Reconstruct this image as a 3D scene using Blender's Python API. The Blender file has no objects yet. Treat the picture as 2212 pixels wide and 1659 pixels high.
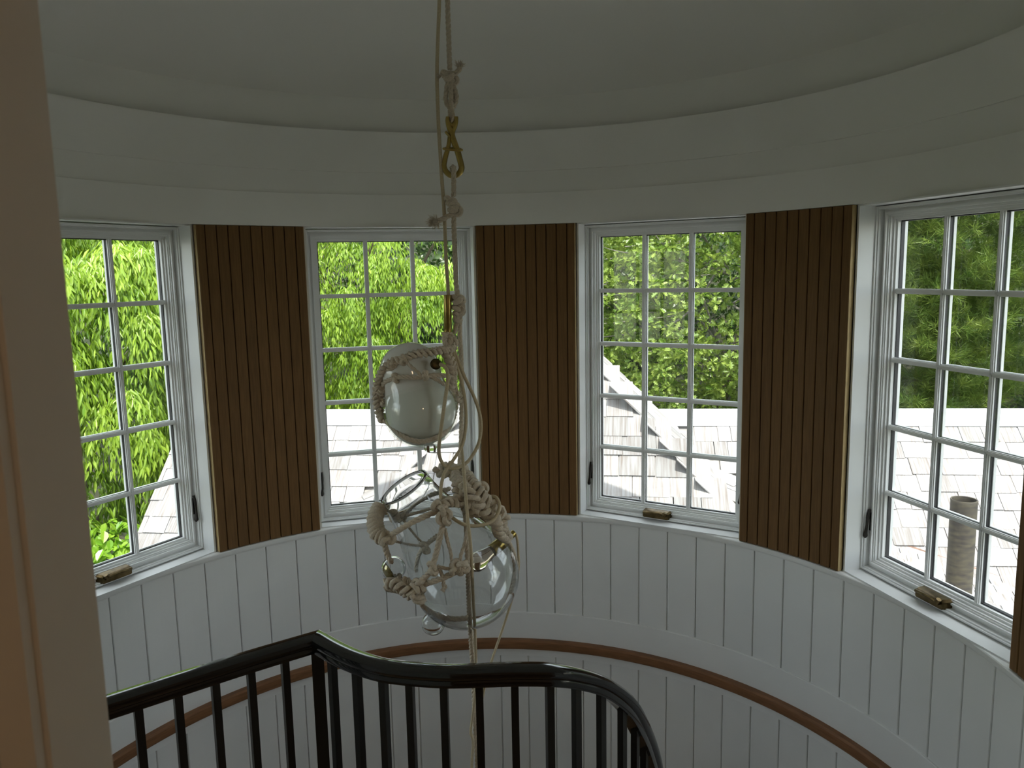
import bpy, math, random
import numpy as np
from mathutils import Matrix, Vector

# ------------------------------------------------------------------ camera, sky, sun, exposure
SC = bpy.context.scene
COL = SC.collection
S = 1.9                      # tower radius at the face of the slatted panels (metres); z = 0 is eye level
FPX, IW, IH = 1698.937, 2212, 1659
YAW, PITCH, ROLL = 0.0656809, -0.1412880, -0.0197630
CAM = np.array([0.0, -1.3740859 * S, 0.0])
FW = np.array([math.sin(YAW) * math.cos(PITCH), math.cos(YAW) * math.cos(PITCH), math.sin(PITCH)])
_rt = np.array([math.cos(YAW), -math.sin(YAW), 0.0]); _up = np.cross(_rt, FW)
RT = _rt * math.cos(ROLL) + _up * math.sin(ROLL)
UP = _up * math.cos(ROLL) - _rt * math.sin(ROLL)
cd = bpy.data.cameras.new('camera'); cam = bpy.data.objects.new('camera', cd); COL.objects.link(cam)
cd.sensor_width = 36.0; cd.lens = 36.0 * FPX / IW; cd.clip_start = 0.05; cd.clip_end = 300
cd.dof.use_dof = True; cd.dof.focus_distance = 3.6; cd.dof.aperture_fstop = 10.0
cam.matrix_world = Matrix(((RT[0], UP[0], -FW[0], CAM[0]), (RT[1], UP[1], -FW[1], CAM[1]),
                           (RT[2], UP[2], -FW[2], CAM[2]), (0, 0, 0, 1)))
SC.camera = cam

SUN_EL, SUN_AZ = math.radians(69), math.radians(168)      # azimuth clockwise from +y
w = bpy.data.worlds.new('sky'); SC.world = w; w.use_nodes = True
nt = w.node_tree; nt.nodes.clear()
sky = nt.nodes.new('ShaderNodeTexSky'); sky.sky_type = 'NISHITA'; sky.sun_disc = False
sky.sun_elevation = SUN_EL; sky.sun_rotation = SUN_AZ; sky.air_density = 1.0; sky.dust_density = 2.0
bg = nt.nodes.new('ShaderNodeBackground'); bg.inputs['Strength'].default_value = 1.0
out = nt.nodes.new('ShaderNodeOutputWorld')
hz = nt.nodes.new('ShaderNodeMix'); hz.data_type = 'RGBA'; hz.inputs[0].default_value = 0.78; hz.inputs[7].default_value = (1.62, 1.58, 1.40, 1)   # bright summer haze over the blue
nt.links.new(sky.outputs[0], hz.inputs[6]); nt.links.new(hz.outputs[2], bg.inputs[0]); nt.links.new(bg.outputs[0], out.inputs[0])
ld = bpy.data.lights.new('sun', 'SUN'); ld.energy = 4.5; ld.angle = math.radians(0.6); ld.color = (1.0, 0.955, 0.88)
sun = bpy.data.objects.new('sun', ld); COL.objects.link(sun)
_sd = Vector((math.sin(SUN_AZ) * math.cos(SUN_EL), math.cos(SUN_AZ) * math.cos(SUN_EL), math.sin(SUN_EL)))
sun.rotation_euler = _sd.to_track_quat('Z', 'Y').to_euler(); sun.location = (0, -8, 14)
SC.view_settings.view_transform = 'Standard'; SC.view_settings.look = 'None'
SC.view_settings.gamma = 1.0; SC.view_settings.exposure = 0.86
SC.view_settings.use_curve_mapping = False
SC.cycles.use_light_tree = False; SC.cycles.max_bounces = 8; SC.cycles.glossy_bounces = 3     # two lamps only: plain sampling is quicker

random.seed(5); RNG = np.random.default_rng(11)

# ------------------------------------------------------------------ small helpers
def ray(u, v): return FW + RT * ((u - IW / 2) / FPX) - UP * ((v - IH / 2) / FPX)
def at_depth(u, v, d): return CAM + ray(u, v) * d
def at_height(u, v, z): r = ray(u, v); return CAM + r * (z / r[2])
def at_y(u, v, y): r = ray(u, v); return CAM + r * ((y - CAM[1]) / r[1])
def project(P):
    d = np.asarray(P) - CAM; k = d @ FW
    return IW / 2 + FPX * (d @ RT) / k, IH / 2 - FPX * (d @ UP) / k, k
def rad(a): return math.radians(a)
def polar(a, r, z=0.0): return np.array([r * math.sin(a), r * math.cos(a), z])

class MB:
    """collects vertices and faces of one mesh"""
    def __init__(s): s.v, s.f = [], []
    def add(s, vs, fs):
        o = len(s.v); s.v.extend([tuple(map(float, p)) for p in vs]); s.f.extend([tuple(i + o for i in f) for f in fs]); return s
    def box(s, x0, x1, y0, y1, z0, z1):
        return s.add([(x0,y0,z0),(x1,y0,z0),(x1,y1,z0),(x0,y1,z0),(x0,y0,z1),(x1,y0,z1),(x1,y1,z1),(x0,y1,z1)],
                     [(0,3,2,1),(4,5,6,7),(0,1,5,4),(1,2,6,5),(2,3,7,6),(3,0,4,7)])
    def prism(s, poly, z0, z1):
        n = len(poly)
        return s.add([(x, y, z0) for x, y in poly] + [(x, y, z1) for x, y in poly],
                     [tuple(range(n - 1, -1, -1)), tuple(range(n, 2 * n))] + [(i, (i + 1) % n, n + (i + 1) % n, n + i) for i in range(n)])
    def ringbar(s, ho, hi, to, ti, bo, bi, y0, y1):
        """rectangular frame in the xz plane, half widths ho/hi, tops to/ti, bottoms bo/bi, from y0 to y1"""
        P = [(-ho, bo), (ho, bo), (ho, to), (-ho, to), (-hi, bi), (hi, bi), (hi, ti), (-hi, ti)]
        vs = [(x, y0, z) for x, z in P] + [(x, y1, z) for x, z in P]; fs = []
        for i in range(4):
            j = (i + 1) % 4
            fs += [(i, j, 4 + j, 4 + i), (8 + j, 8 + i, 12 + i, 12 + j), (j, i, 8 + i, 8 + j), (4 + i, 4 + j, 12 + j, 12 + i)]
        return s.add(vs, fs)
    def revolve(s, prof, a0, a1, n):
        """closed (r, z) profile swept about the tower axis from angle a0 to a1 (radians, clockwise from +y)"""
        m = len(prof); vs, fs = [], []
        full = abs(abs(a1 - a0) - 2 * math.pi) < 1e-6
        k = n if full else n + 1
        for i in range(k):
            a = a0 + (a1 - a0) * i / n
            vs += [(r * math.sin(a), r * math.cos(a), z) for r, z in prof]
        for i in range(n):
            i2 = (i + 1) % k
            for j in range(m):
                j2 = (j + 1) % m
                fs.append((i * m + j, i * m + j2, i2 * m + j2, i2 * m + j))
        if not full: fs += [tuple(range(m - 1, -1, -1)), tuple((k - 1) * m + j for j in range(m))]
        return s.add(vs, fs)
    def tube(s, path, rr, sides=8, closed=False, caps=True):
        P = np.asarray(path, float); n = len(P); R = np.broadcast_to(np.asarray(rr, float), (n,))
        T, N, B = frames(P, closed)
        a = np.linspace(0, 2 * math.pi, sides, endpoint=False)
        V = P[:, None, :] + R[:, None, None] * (np.cos(a)[None, :, None] * N[:, None, :] + np.sin(a)[None, :, None] * B[:, None, :])
        fs = []
        for i in range(n if closed else n - 1):
            i2 = (i + 1) % n
            for j in range(sides):
                j2 = (j + 1) % sides
                fs.append((i * sides + j, i * sides + j2, i2 * sides + j2, i2 * sides + j))
        if caps and not closed: fs += [tuple(range(sides - 1, -1, -1)), tuple((n - 1) * sides + j for j in range(sides))]
        return s.add(V.reshape(-1, 3), fs)
    def lathe(s, prof, org, axis, n=40, close=False):
        """(t, r) profile turned about a free axis; profile is an open or closed line"""
        ax = np.asarray(axis, float); ax = ax / np.linalg.norm(ax)
        e = np.cross(ax, [0, 0, 1.0] if abs(ax[2]) < .9 else [1.0, 0, 0]); e /= np.linalg.norm(e); g = np.cross(ax, e)
        m = len(prof); vs, fs = [], []
        for i in range(n):
            a = 2 * math.pi * i / n; d = e * math.cos(a) + g * math.sin(a)
            vs += [np.asarray(org) + ax * t + d * r for t, r in prof]
        for i in range(n):
            i2 = (i + 1) % n
            for j in range(m if close else m - 1):
                j2 = (j + 1) % m
                fs.append((i * m + j, i * m + j2, i2 * m + j2, i2 * m + j))
        return s.add(vs, fs)

def frames(P, closed=False):
    n = len(P)
    T = np.roll(P, -1, 0) - np.roll(P, 1, 0) if closed else np.gradient(P, axis=0)
    T = T / np.maximum(np.linalg.norm(T, axis=1, keepdims=True), 1e-9)
    N = np.zeros_like(P); h = np.array([0, 0, 1.0]) if abs(T[0][2]) < .9 else np.array([0, 1.0, 0])
    v = np.cross(T[0], h); N[0] = v / np.linalg.norm(v)
    for i in range(1, n):
        v = N[i - 1] - T[i] * (N[i - 1] @ T[i]); N[i] = v / max(np.linalg.norm(v), 1e-9)
    return T, N, np.cross(T, N)

def spline(pts, step=0.006):
    """Catmull-Rom through the points, resampled evenly"""
    P = np.asarray(pts, float); P = np.vstack([2 * P[0] - P[1], P, 2 * P[-1] - P[-2]]); o = []
    for i in range(1, len(P) - 2):
        a, b, c, d = P[i - 1], P[i], P[i + 1], P[i + 2]
        for t in np.linspace(0, 1, 14, endpoint=False):
            o.append(.5 * (2 * b + (c - a) * t + (2 * a - 5 * b + 4 * c - d) * t * t + (3 * b - a - 3 * c + d) * t ** 3))
    o.append(P[-2]); o = np.array(o)
    L = np.r_[0, np.cumsum(np.linalg.norm(np.diff(o, axis=0), axis=1))]
    n = max(3, int(L[-1] / step)); q = np.linspace(0, L[-1], n)
    return np.stack([np.interp(q, L, o[:, k]) for k in range(3)], 1)

def to_mesh(name, mb, mat, smooth=None):
    me = bpy.data.meshes.new(name); me.from_pydata(mb.v, [], mb.f); me.update()
    if mat is not None: me.materials.append(mat)
    if smooth is not None:
        import bmesh
        bm = bmesh.new(); bm.from_mesh(me); bmesh.ops.recalc_face_normals(bm, faces=bm.faces)
        for f in bm.faces: f.smooth = True
        for e in bm.edges:
            e.smooth = not (len(e.link_faces) == 2 and e.calc_face_angle(0) > smooth)
        bm.to_mesh(me); bm.free()
    else:
        import bmesh
        bm = bmesh.new(); bm.from_mesh(me); bmesh.ops.recalc_face_normals(bm, faces=bm.faces); bm.to_mesh(me); bm.free()
    return me
def link(name, data, parent=None):
    o = bpy.data.objects.new(name, data); COL.objects.link(o)
    if parent is not None: o.parent = parent
    return o
def obj(name, mb, mat, parent=None, smooth=None): return link(name, to_mesh(name, mb, mat, smooth), parent)
def tag(o, label, cat=None, group=None, kind=None):
    o['label'] = label
    if cat: o['category'] = cat
    if group: o['group'] = group
    if kind: o['kind'] = kind
    return o
def empty(name, loc=(0, 0, 0), rz=0.0):
    o = link(name, None); o.location = loc; o.rotation_euler = (0, 0, rz); o.empty_display_size = .1; return o
SM = rad(35)

# ------------------------------------------------------------------ materials
def mat(name, col, rough=.6, metal=0.0, var=0.0, scale=8.0, stretch=(1, 1, 1), bump=0.0, rnd=0.0, col2=None,
        coat=0.0, trans=0.0, ior=1.45, detail=4.0, sheen=0.0, sss=0.0, contrast=(.35, .65), spec=.5):
    m = bpy.data.materials.new(name); m.use_nodes = True; T = m.node_tree; b = T.nodes['Principled BSDF']
    b.inputs['Base Color'].default_value = (*col, 1); b.inputs['Roughness'].default_value = rough
    b.inputs['Metallic'].default_value = metal; b.inputs['IOR'].default_value = ior
    b.inputs['Coat Weight'].default_value = coat; b.inputs['Specular IOR Level'].default_value = spec; b.inputs['Transmission Weight'].default_value = trans
    if sss: b.inputs['Subsurface Weight'].default_value = sss; b.inputs['Subsurface Radius'].default_value = (.02, .02, .02)
    if sheen: b.inputs['Sheen Weight'].default_value = sheen
    if var or bump or col2:
        tc = T.nodes.new('ShaderNodeTexCoord'); mp = T.nodes.new('ShaderNodeMapping'); mp.inputs['Scale'].default_value = stretch
        no = T.nodes.new('ShaderNodeTexNoise'); no.inputs['Scale'].default_value = scale; no.inputs['Detail'].default_value = detail
        T.links.new(tc.outputs['Object'], mp.inputs[0]); T.links.new(mp.outputs[0], no.inputs[0])
        if rnd:
            oi = T.nodes.new('ShaderNodeObjectInfo'); cb = T.nodes.new('ShaderNodeVectorMath'); cb.operation = 'MULTIPLY_ADD'
            cx = T.nodes.new('ShaderNodeCombineXYZ')
            for i in range(3): T.links.new(oi.outputs['Random'], cx.inputs[i])
            T.links.new(cx.outputs[0], cb.inputs[0]); cb.inputs[1].default_value = (37, 61, 23); T.links.new(tc.outputs['Object'], cb.inputs[2])
            T.links.new(cb.outputs[0], mp.inputs[0])
        rp = T.nodes.new('ShaderNodeValToRGB'); c2 = col2 or tuple(max(0, c * (1 - var)) for c in col)
        rp.color_ramp.elements[0].color = (*c2, 1); rp.color_ramp.elements[0].position = contrast[0]
        rp.color_ramp.elements[1].color = (*col, 1); rp.color_ramp.elements[1].position = contrast[1]
        T.links.new(no.outputs['Fac'], rp.inputs[0]); src = rp.outputs[0]
        if rnd:
            hs = T.nodes.new('ShaderNodeHueSaturation'); mr = T.nodes.new('ShaderNodeMapRange')
            mr.inputs['To Min'].default_value = 1 - rnd; mr.inputs['To Max'].default_value = 1 + rnd
            T.links.new(oi.outputs['Random'], mr.inputs[0]); T.links.new(mr.outputs[0], hs.inputs['Value']); T.links.new(src, hs.inputs['Color']); src = hs.outputs[0]
        T.links.new(src, b.inputs['Base Color'])
        if bump:
            bp = T.nodes.new('ShaderNodeBump'); bp.inputs['Strength'].default_value = bump; bp.inputs['Distance'].default_value = .004
            T.links.new(no.outputs['Fac'], bp.inputs['Height']); T.links.new(bp.outputs[0], b.inputs['Normal'])
    return m

def leaf_mat(name, lo, hi, trans=.45, attr=True):
    """two-sided leaf: diffuse + translucent, each leaf its own green (attribute 'tone' or the object's random number)"""
    m = bpy.data.materials.new(name); m.use_nodes = True; T = m.node_tree; T.nodes.clear()
    o = T.nodes.new('ShaderNodeOutputMaterial'); rp = T.nodes.new('ShaderNodeValToRGB')
    rp.color_ramp.elements[0].color = (*lo, 1); rp.color_ramp.elements[1].color = (*hi, 1)
    if attr: a = T.nodes.new('ShaderNodeAttribute'); a.attribute_name = 'tone'; T.links.new(a.outputs['Fac'], rp.inputs[0])
    else: a = T.nodes.new('ShaderNodeObjectInfo'); T.links.new(a.outputs['Random'], rp.inputs[0])
    d = T.nodes.new('ShaderNodeBsdfDiffuse'); t = T.nodes.new('ShaderNodeBsdfTranslucent'); mx = T.nodes.new('ShaderNodeMixShader'); mx.inputs[0].default_value = trans
    T.links.new(rp.outputs[0], d.inputs[0]); T.links.new(rp.outputs[0], t.inputs[0])
    g = T.nodes.new('ShaderNodeBsdfGlossy'); g.inputs['Roughness'].default_value = .35; g.inputs[0].default_value = (1, 1, 1, 1)
    m2 = T.nodes.new('ShaderNodeMixShader'); m2.inputs[0].default_value = .025
    T.links.new(d.outputs[0], mx.inputs[1]); T.links.new(t.outputs[0], mx.inputs[2]); T.links.new(mx.outputs[0], m2.inputs[1]); T.links.new(g.outputs[0], m2.inputs[2])
    T.links.new(m2.outputs[0], o.inputs[0]); return m

def pane_mat(name, tint=(.95, .97, .96)):
    m = bpy.data.materials.new(name); m.use_nodes = True; T = m.node_tree; T.nodes.clear()
    o = T.nodes.new('ShaderNodeOutputMaterial'); t = T.nodes.new('ShaderNodeBsdfTransparent'); t.inputs[0].default_value = (*tint, 1)
    g = T.nodes.new('ShaderNodeBsdfGlossy'); g.inputs['Roughness'].default_value = .02; f = T.nodes.new('ShaderNodeFresnel'); f.inputs[0].default_value = 1.45
    ge = T.nodes.new('ShaderNodeNewGeometry'); mu = T.nodes.new('ShaderNodeMath'); mu.operation = 'MULTIPLY'; iv = T.nodes.new('ShaderNodeMath')
    iv.operation = 'SUBTRACT'; iv.inputs[0].default_value = 1.0; T.links.new(ge.outputs['Backfacing'], iv.inputs[1])   # only the outer skin of the sheet mirrors
    T.links.new(f.outputs[0], mu.inputs[0]); T.links.new(iv.outputs[0], mu.inputs[1])
    mx = T.nodes.new('ShaderNodeMixShader'); T.links.new(mu.outputs[0], mx.inputs[0]); T.links.new(t.outputs[0], mx.inputs[1]); T.links.new(g.outputs[0], mx.inputs[2])
    T.links.new(mx.outputs[0], o.inputs[0]); return m

M = dict(
    wall=mat('white wall paint', (.85, .845, .80), .55, var=.03, scale=3, detail=1),
    board=mat('white board paint', (.80, .80, .78), .5, var=.03, scale=4, detail=1),
    ceil=mat('ceiling plaster', (.86, .85, .80), .8, var=.03, scale=2.2, detail=1),
    trim=mat('white trim paint', (.82, .82, .80), .38, var=.02, scale=5, detail=1),
    hall=mat('hall wall paint', (.74, .68, .60), .7, var=.04, scale=2, detail=1),
    sash=mat('white window paint', (.82, .83, .82), .35, var=.02, scale=6, detail=1),
    spacer=mat('dark glazing spacer', (.018, .017, .020), .5, var=.2, scale=20),
    slat=mat('stained oak', (.185, .098, .036), .6, spec=.25, var=.22, scale=14, stretch=(9, 9, .55), bump=.08, rnd=.08),
    slatback=mat('dark panel backing', (.035, .020, .010), .8, var=.3, scale=12),
    oakedge=mat('raw oak edge', (.50, .36, .17), .6, var=.3, scale=30, stretch=(4, 4, .5)),
    oak=mat('oiled oak', (.26, .125, .058), .5, spec=.3, var=.25, scale=9, stretch=(1, 1, 10), bump=.05),
    black=mat('black lacquer', (.0045, .0048, .0055), .16, coat=.6, var=.15, scale=6),
    baluster=mat('black painted baluster', (.009, .008, .006), .4, var=.2, scale=9),
    brass=mat('polished brass', (.42, .31, .10), .28, metal=1, var=.25, scale=25),
    antique=mat('antique brass', (.13, .092, .042), .36, metal=1, var=.5, scale=30),
    bronze=mat('dark bronze', (.055, .05, .045), .4, metal=.8, var=.3, scale=30),
    rope=mat('cotton rope', (.66, .575, .45), .95, var=.2, scale=220, bump=.3, sheen=.3),
    cord=mat('cloth cord', (.58, .49, .33), .85, var=.12, scale=200, bump=.2),
    glass=mat('clear glass', (.97, .985, .98), 0.0, trans=1.0, ior=1.45, var=.01, scale=3),
    opal=mat('opal glass', (.80, .81, .77), .10, coat=.5, var=.02, scale=4, sss=.3),
    gold=mat('gold foil glass', (.55, .45, .18), .15, metal=.6, var=.5, scale=60),
    bulb=mat('amber bulb glass', (.95, .80, .64), .05, trans=1.0, var=.1, scale=8),
    pane=pane_mat('window glass'), shell=pane_mat('thin clear glass skin', (.97, .98, .97)),
    shingle=mat('weathered cedar shingle', (.275, .273, .273), .85, var=.3, scale=5, stretch=(3, .7, 1), bump=.25, rnd=.22, col2=(.17, .145, .13), contrast=(.28, .60)),
    cap=mat('weathered ridge board', (.31, .315, .325), .8, var=.15, scale=6, stretch=(1, 6, 6), bump=.15),
    flash=mat('copper flashing', (.24, .15, .11), .6, metal=.3, var=.5, scale=15),
    lead=mat('lead pipe', (.088, .078, .053), .65, metal=.1, var=.45, scale=14, stretch=(1, 1, 3), bump=.3, col2=(.045, .039, .036)),
    bark=mat('bark', (.17, .13, .105), .95, var=.5, scale=25, stretch=(3, 3, .6), bump=.6),
    twig=mat('lichened branch', (.24, .22, .19), .9, var=.4, scale=30, bump=.4),
    ground=mat('leaf litter', (.040, .038, .020), 1.0, var=.5, scale=3, bump=.4, detail=8, col2=(.014, .024, .008)),
    dark=mat('siding shingle', (.33, .31, .29), .9, var=.3, scale=6),
    floor=mat('oak floor', (.30, .18, .09), .4, var=.35, scale=6, stretch=(8, 1, 1)),
)

# ------------------------------------------------------------------ tower measures
ZT, ZSILL = .13863 * S, -.74460 * S             # underside of frieze, top of sill
BAY = math.radians(45.3639); WC0 = math.radians(-11.0)      # bay pitch, centre angle of the second window
PAN_HALF = .2938651 / 2
Z_BAND, Z_OAK, Z_LOW = -2.028, -2.215, -2.303
RB = 1.906                                       # face of the painted boards
RO = 2.14                                        # outside of the tower wall
JH = .470                                        # half width of a window opening
GY, GH, GT, GB = 1.07396 * S, .2105 * S, .09992 * S, -.70389 * S      # glass plane and its half width, top, bottom
WINC = [WC0 + (k - 1) * BAY for k in range(4)]   # four windows in view
WALL_WIN = [WC0 - 2 * BAY] + WINC + [WC0 + 3 * BAY]    # and two unseen ones at the same bay pitch, added for daylight
PANC = [WC0 + (k - 1.5) * BAY for k in range(5)] # panels, first one hidden by the door jamb
A_L, A_R = rad(-170), rad(150)                   # the tower wall is open between these (towards the landing)

# ------------------------------------------------------------------ tower shell
mb = MB()
mb.revolve([(RB + .014, -4.6), (RO, -4.6), (RO, ZSILL - .03), (RB + .014, ZSILL - .03)], A_L, A_R, 128)
mb.revolve([(RB + .014, -4.6), (RO, -4.6), (RO, -1.93), (RB + .014, -1.93)], A_R, A_L + 2 * math.pi, 20)
mb.revolve([(S + .02, ZT), (RO, ZT), (RO, 1.0), (S + .02, 1.0)], A_L, A_R, 128)
mb.revolve([(S + .02, .46), (RO, .46), (RO, 1.0), (S + .02, 1.0)], A_R, A_L + 2 * math.pi, 20)
ri = S + .042
oi_, oo_ = math.asin(JH / ri), math.asin(JH / RO)
edges = [(A_L, A_L)] + [x for c in WALL_WIN for x in ((c - oi_, c - oo_), (c + oi_, c + oo_))] + [(A_R, A_R)]
for k in range(0, len(edges), 2):
    (i0, o0), (i1, o1) = edges[k], edges[k + 1]; n = max(6, int(abs(i1 - i0) / .06))
    poly = [(ri * math.sin(i0 + (i1 - i0) * j / n), ri * math.cos(i0 + (i1 - i0) * j / n)) for j in range(n + 1)]
    poly += [(RO * math.sin(o1 + (o0 - o1) * j / n), RO * math.cos(o1 + (o0 - o1) * j / n)) for j in range(n + 1)]
    mb.prism(poly, ZSILL - .04, ZT + .02)
wall = tag(obj('wall_tower', mb, M['wall'], smooth=SM), 'round white stair tower wall clad in vertical boards below the windows', 'wall', kind='structure')

# painted vertical boards, each its own piece
def board_mesh(z0, z1):
    mb = MB(); h = rad(5.045) / 2; g = .0021 / RB; n = 4; ch = .0032
    out_ = []
    for j in range(n + 1): a = -h + g + (2 * h - 2 * g) * j / n; out_.append((a, RB))
    prof = [(-h + g, RB + .0135), (-h + g, RB + ch)] + [(-h + g + ch / RB, RB)] + out_[1:-1] + [(h - g - ch / RB, RB), (h - g, RB + ch), (h - g, RB + .0135)]
    mb.prism([(r * math.sin(a), r * math.cos(a)) for a, r in prof], z0, z1)
    return to_mesh('board', mb, M['board'])
bm_up, bm_lo = board_mesh(Z_BAND - .01, ZSILL - .031), board_mesh(-4.58, Z_LOW + .004)
k0 = int((-170 - 10.9) / 5.045) + 1
for k in range(k0, int((150 - 10.9) / 5.045)):
    a = rad(10.9 + 5.045 * (k + .5))
    if rad(-100) < a < rad(122):
        for me in (bm_up, bm_lo):
            o = link('board', me, wall); o.rotation_euler = (0, 0, -a)
    else:
        o = link('board', bm_up, wall); o.rotation_euler = (0, 0, -a)

# sill, skirt band, strip under the oak rail, cornice
tag(obj('trim_1', MB().revolve([(1.893, ZSILL - .026), (1.890, ZSILL - .020), (1.890, ZSILL - .004), (1.894, ZSILL), (2.05, ZSILL + .004), (2.10, ZSILL - .01), (2.10, ZSILL - .034), (1.905, ZSILL - .034), (1.903, ZSILL - .026)], A_L, A_R, 160), M['trim'], smooth=SM),
    'white curved window sill ledge running round the tower above the boards', 'sill', kind='structure')
tag(obj('trim_2', MB().revolve([(RB - .010, Z_BAND - .003), (RB - .007, Z_BAND), (RB + .010, Z_BAND), (RB + .010, Z_LOW), (RB - .010, Z_LOW)], A_L, A_R, 160), M['trim'], smooth=SM),
    'smooth white band between the upper and lower wall boards', 'trim', kind='structure')
tag(obj('wall_rail', MB().revolve([(1.897, -2.190), (1.868, -2.190), (1.859, -2.199), (1.857, -2.234), (1.864, -2.246), (1.897, -2.246)], A_L, A_R, 160), M['oak'], smooth=SM),
    'curved brown oak rail running round the white boarded wall', 'rail')
cor = [(S - .002, ZT), (S - .002, .229 * S), (S + .010, .229 * S + .002), (S + .016, .240 * S), (S + .017, .2915 * S), (S + .012, .2925 * S),
       (S + .008, .315 * S), (S + .002, .345 * S), (S - .016, .375 * S), (S - .034, .391 * S), (S - .036, .402 * S), (S - .006, .402 * S), (S + .02, .37 * S), (S + .04, .36 * S), (S + .04, ZT)]
tag(obj('trim_3', MB().revolve(cor, 0, 2 * math.pi, 192), M['wall'], smooth=rad(28)),
    'white stepped cornice ring under the domed ceiling', 'cornice', kind='structure')

# domed ceiling with a thick shell, and an unseen roof cap and eave added to block the sun
dom = []
for j in range(21):
    t = j / 20 * math.pi / 2; dom.append((max(.001, (S + .125) * math.cos(t)), .385 * S + .68 * math.sin(t)))
mb = MB(); n = 96; m = len(dom)
mb.revolve([(S + .02, .378 * S)] + dom + [(.001, 2.2), (S + .35, 1.0), (S + .45, .72), (S + .45, .66), (RO - .02, .62), (RO - .02, .378 * S)], 0, 2 * math.pi, n)
tag(obj('ceiling', mb, M['ceil'], smooth=rad(40)), 'plain off-white domed plaster ceiling above the cornice', 'ceiling', kind='structure')

# floor of the stairwell and the upper landing with its curb
tag(obj('floor', MB().revolve([(.01, -4.7), (RO, -4.7), (RO, -4.58), (.01, -4.58)], 0, 2 * math.pi, 48), M['floor']),
    'oak floor at the foot of the stairwell', 'floor', kind='structure')

# ------------------------------------------------------------------ landing hall round the camera
mb = MB()
mb.box(-1.75, -.327, -2.02, -1.924, -1.93, .75)
mb.box(1.0, 2.3, -2.02, -1.70, -1.93, .75)
mb.box(-.40, 1.05, -2.02, -1.95, .46, .75)
mb.box(-1.85, -1.75, -5.6, -1.90, -1.93, .75); mb.box(2.3, 2.4, -5.6, -1.70, -1.93, .75);  mb.box(-1.85, 2.4, -5.7, -5.6, -1.93, .75)
tag(obj('wall_hall', mb, M['hall']), 'plain off-white hall wall and door jamb beside the stair opening', 'wall', kind='structure')
tag(obj('trim_4', MB().box(-.357, -.331, -2.034, -2.021, -1.93, .47), M['hall']), 'narrow casing bead on the hall side of the jamb', 'trim', kind='structure')
tag(obj('ceiling_hall', MB().box(-1.85, 2.4, -5.7, -1.90, .75, .85), M['ceil']), 'flat hall ceiling behind the stair opening', 'ceiling', kind='structure')

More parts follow.
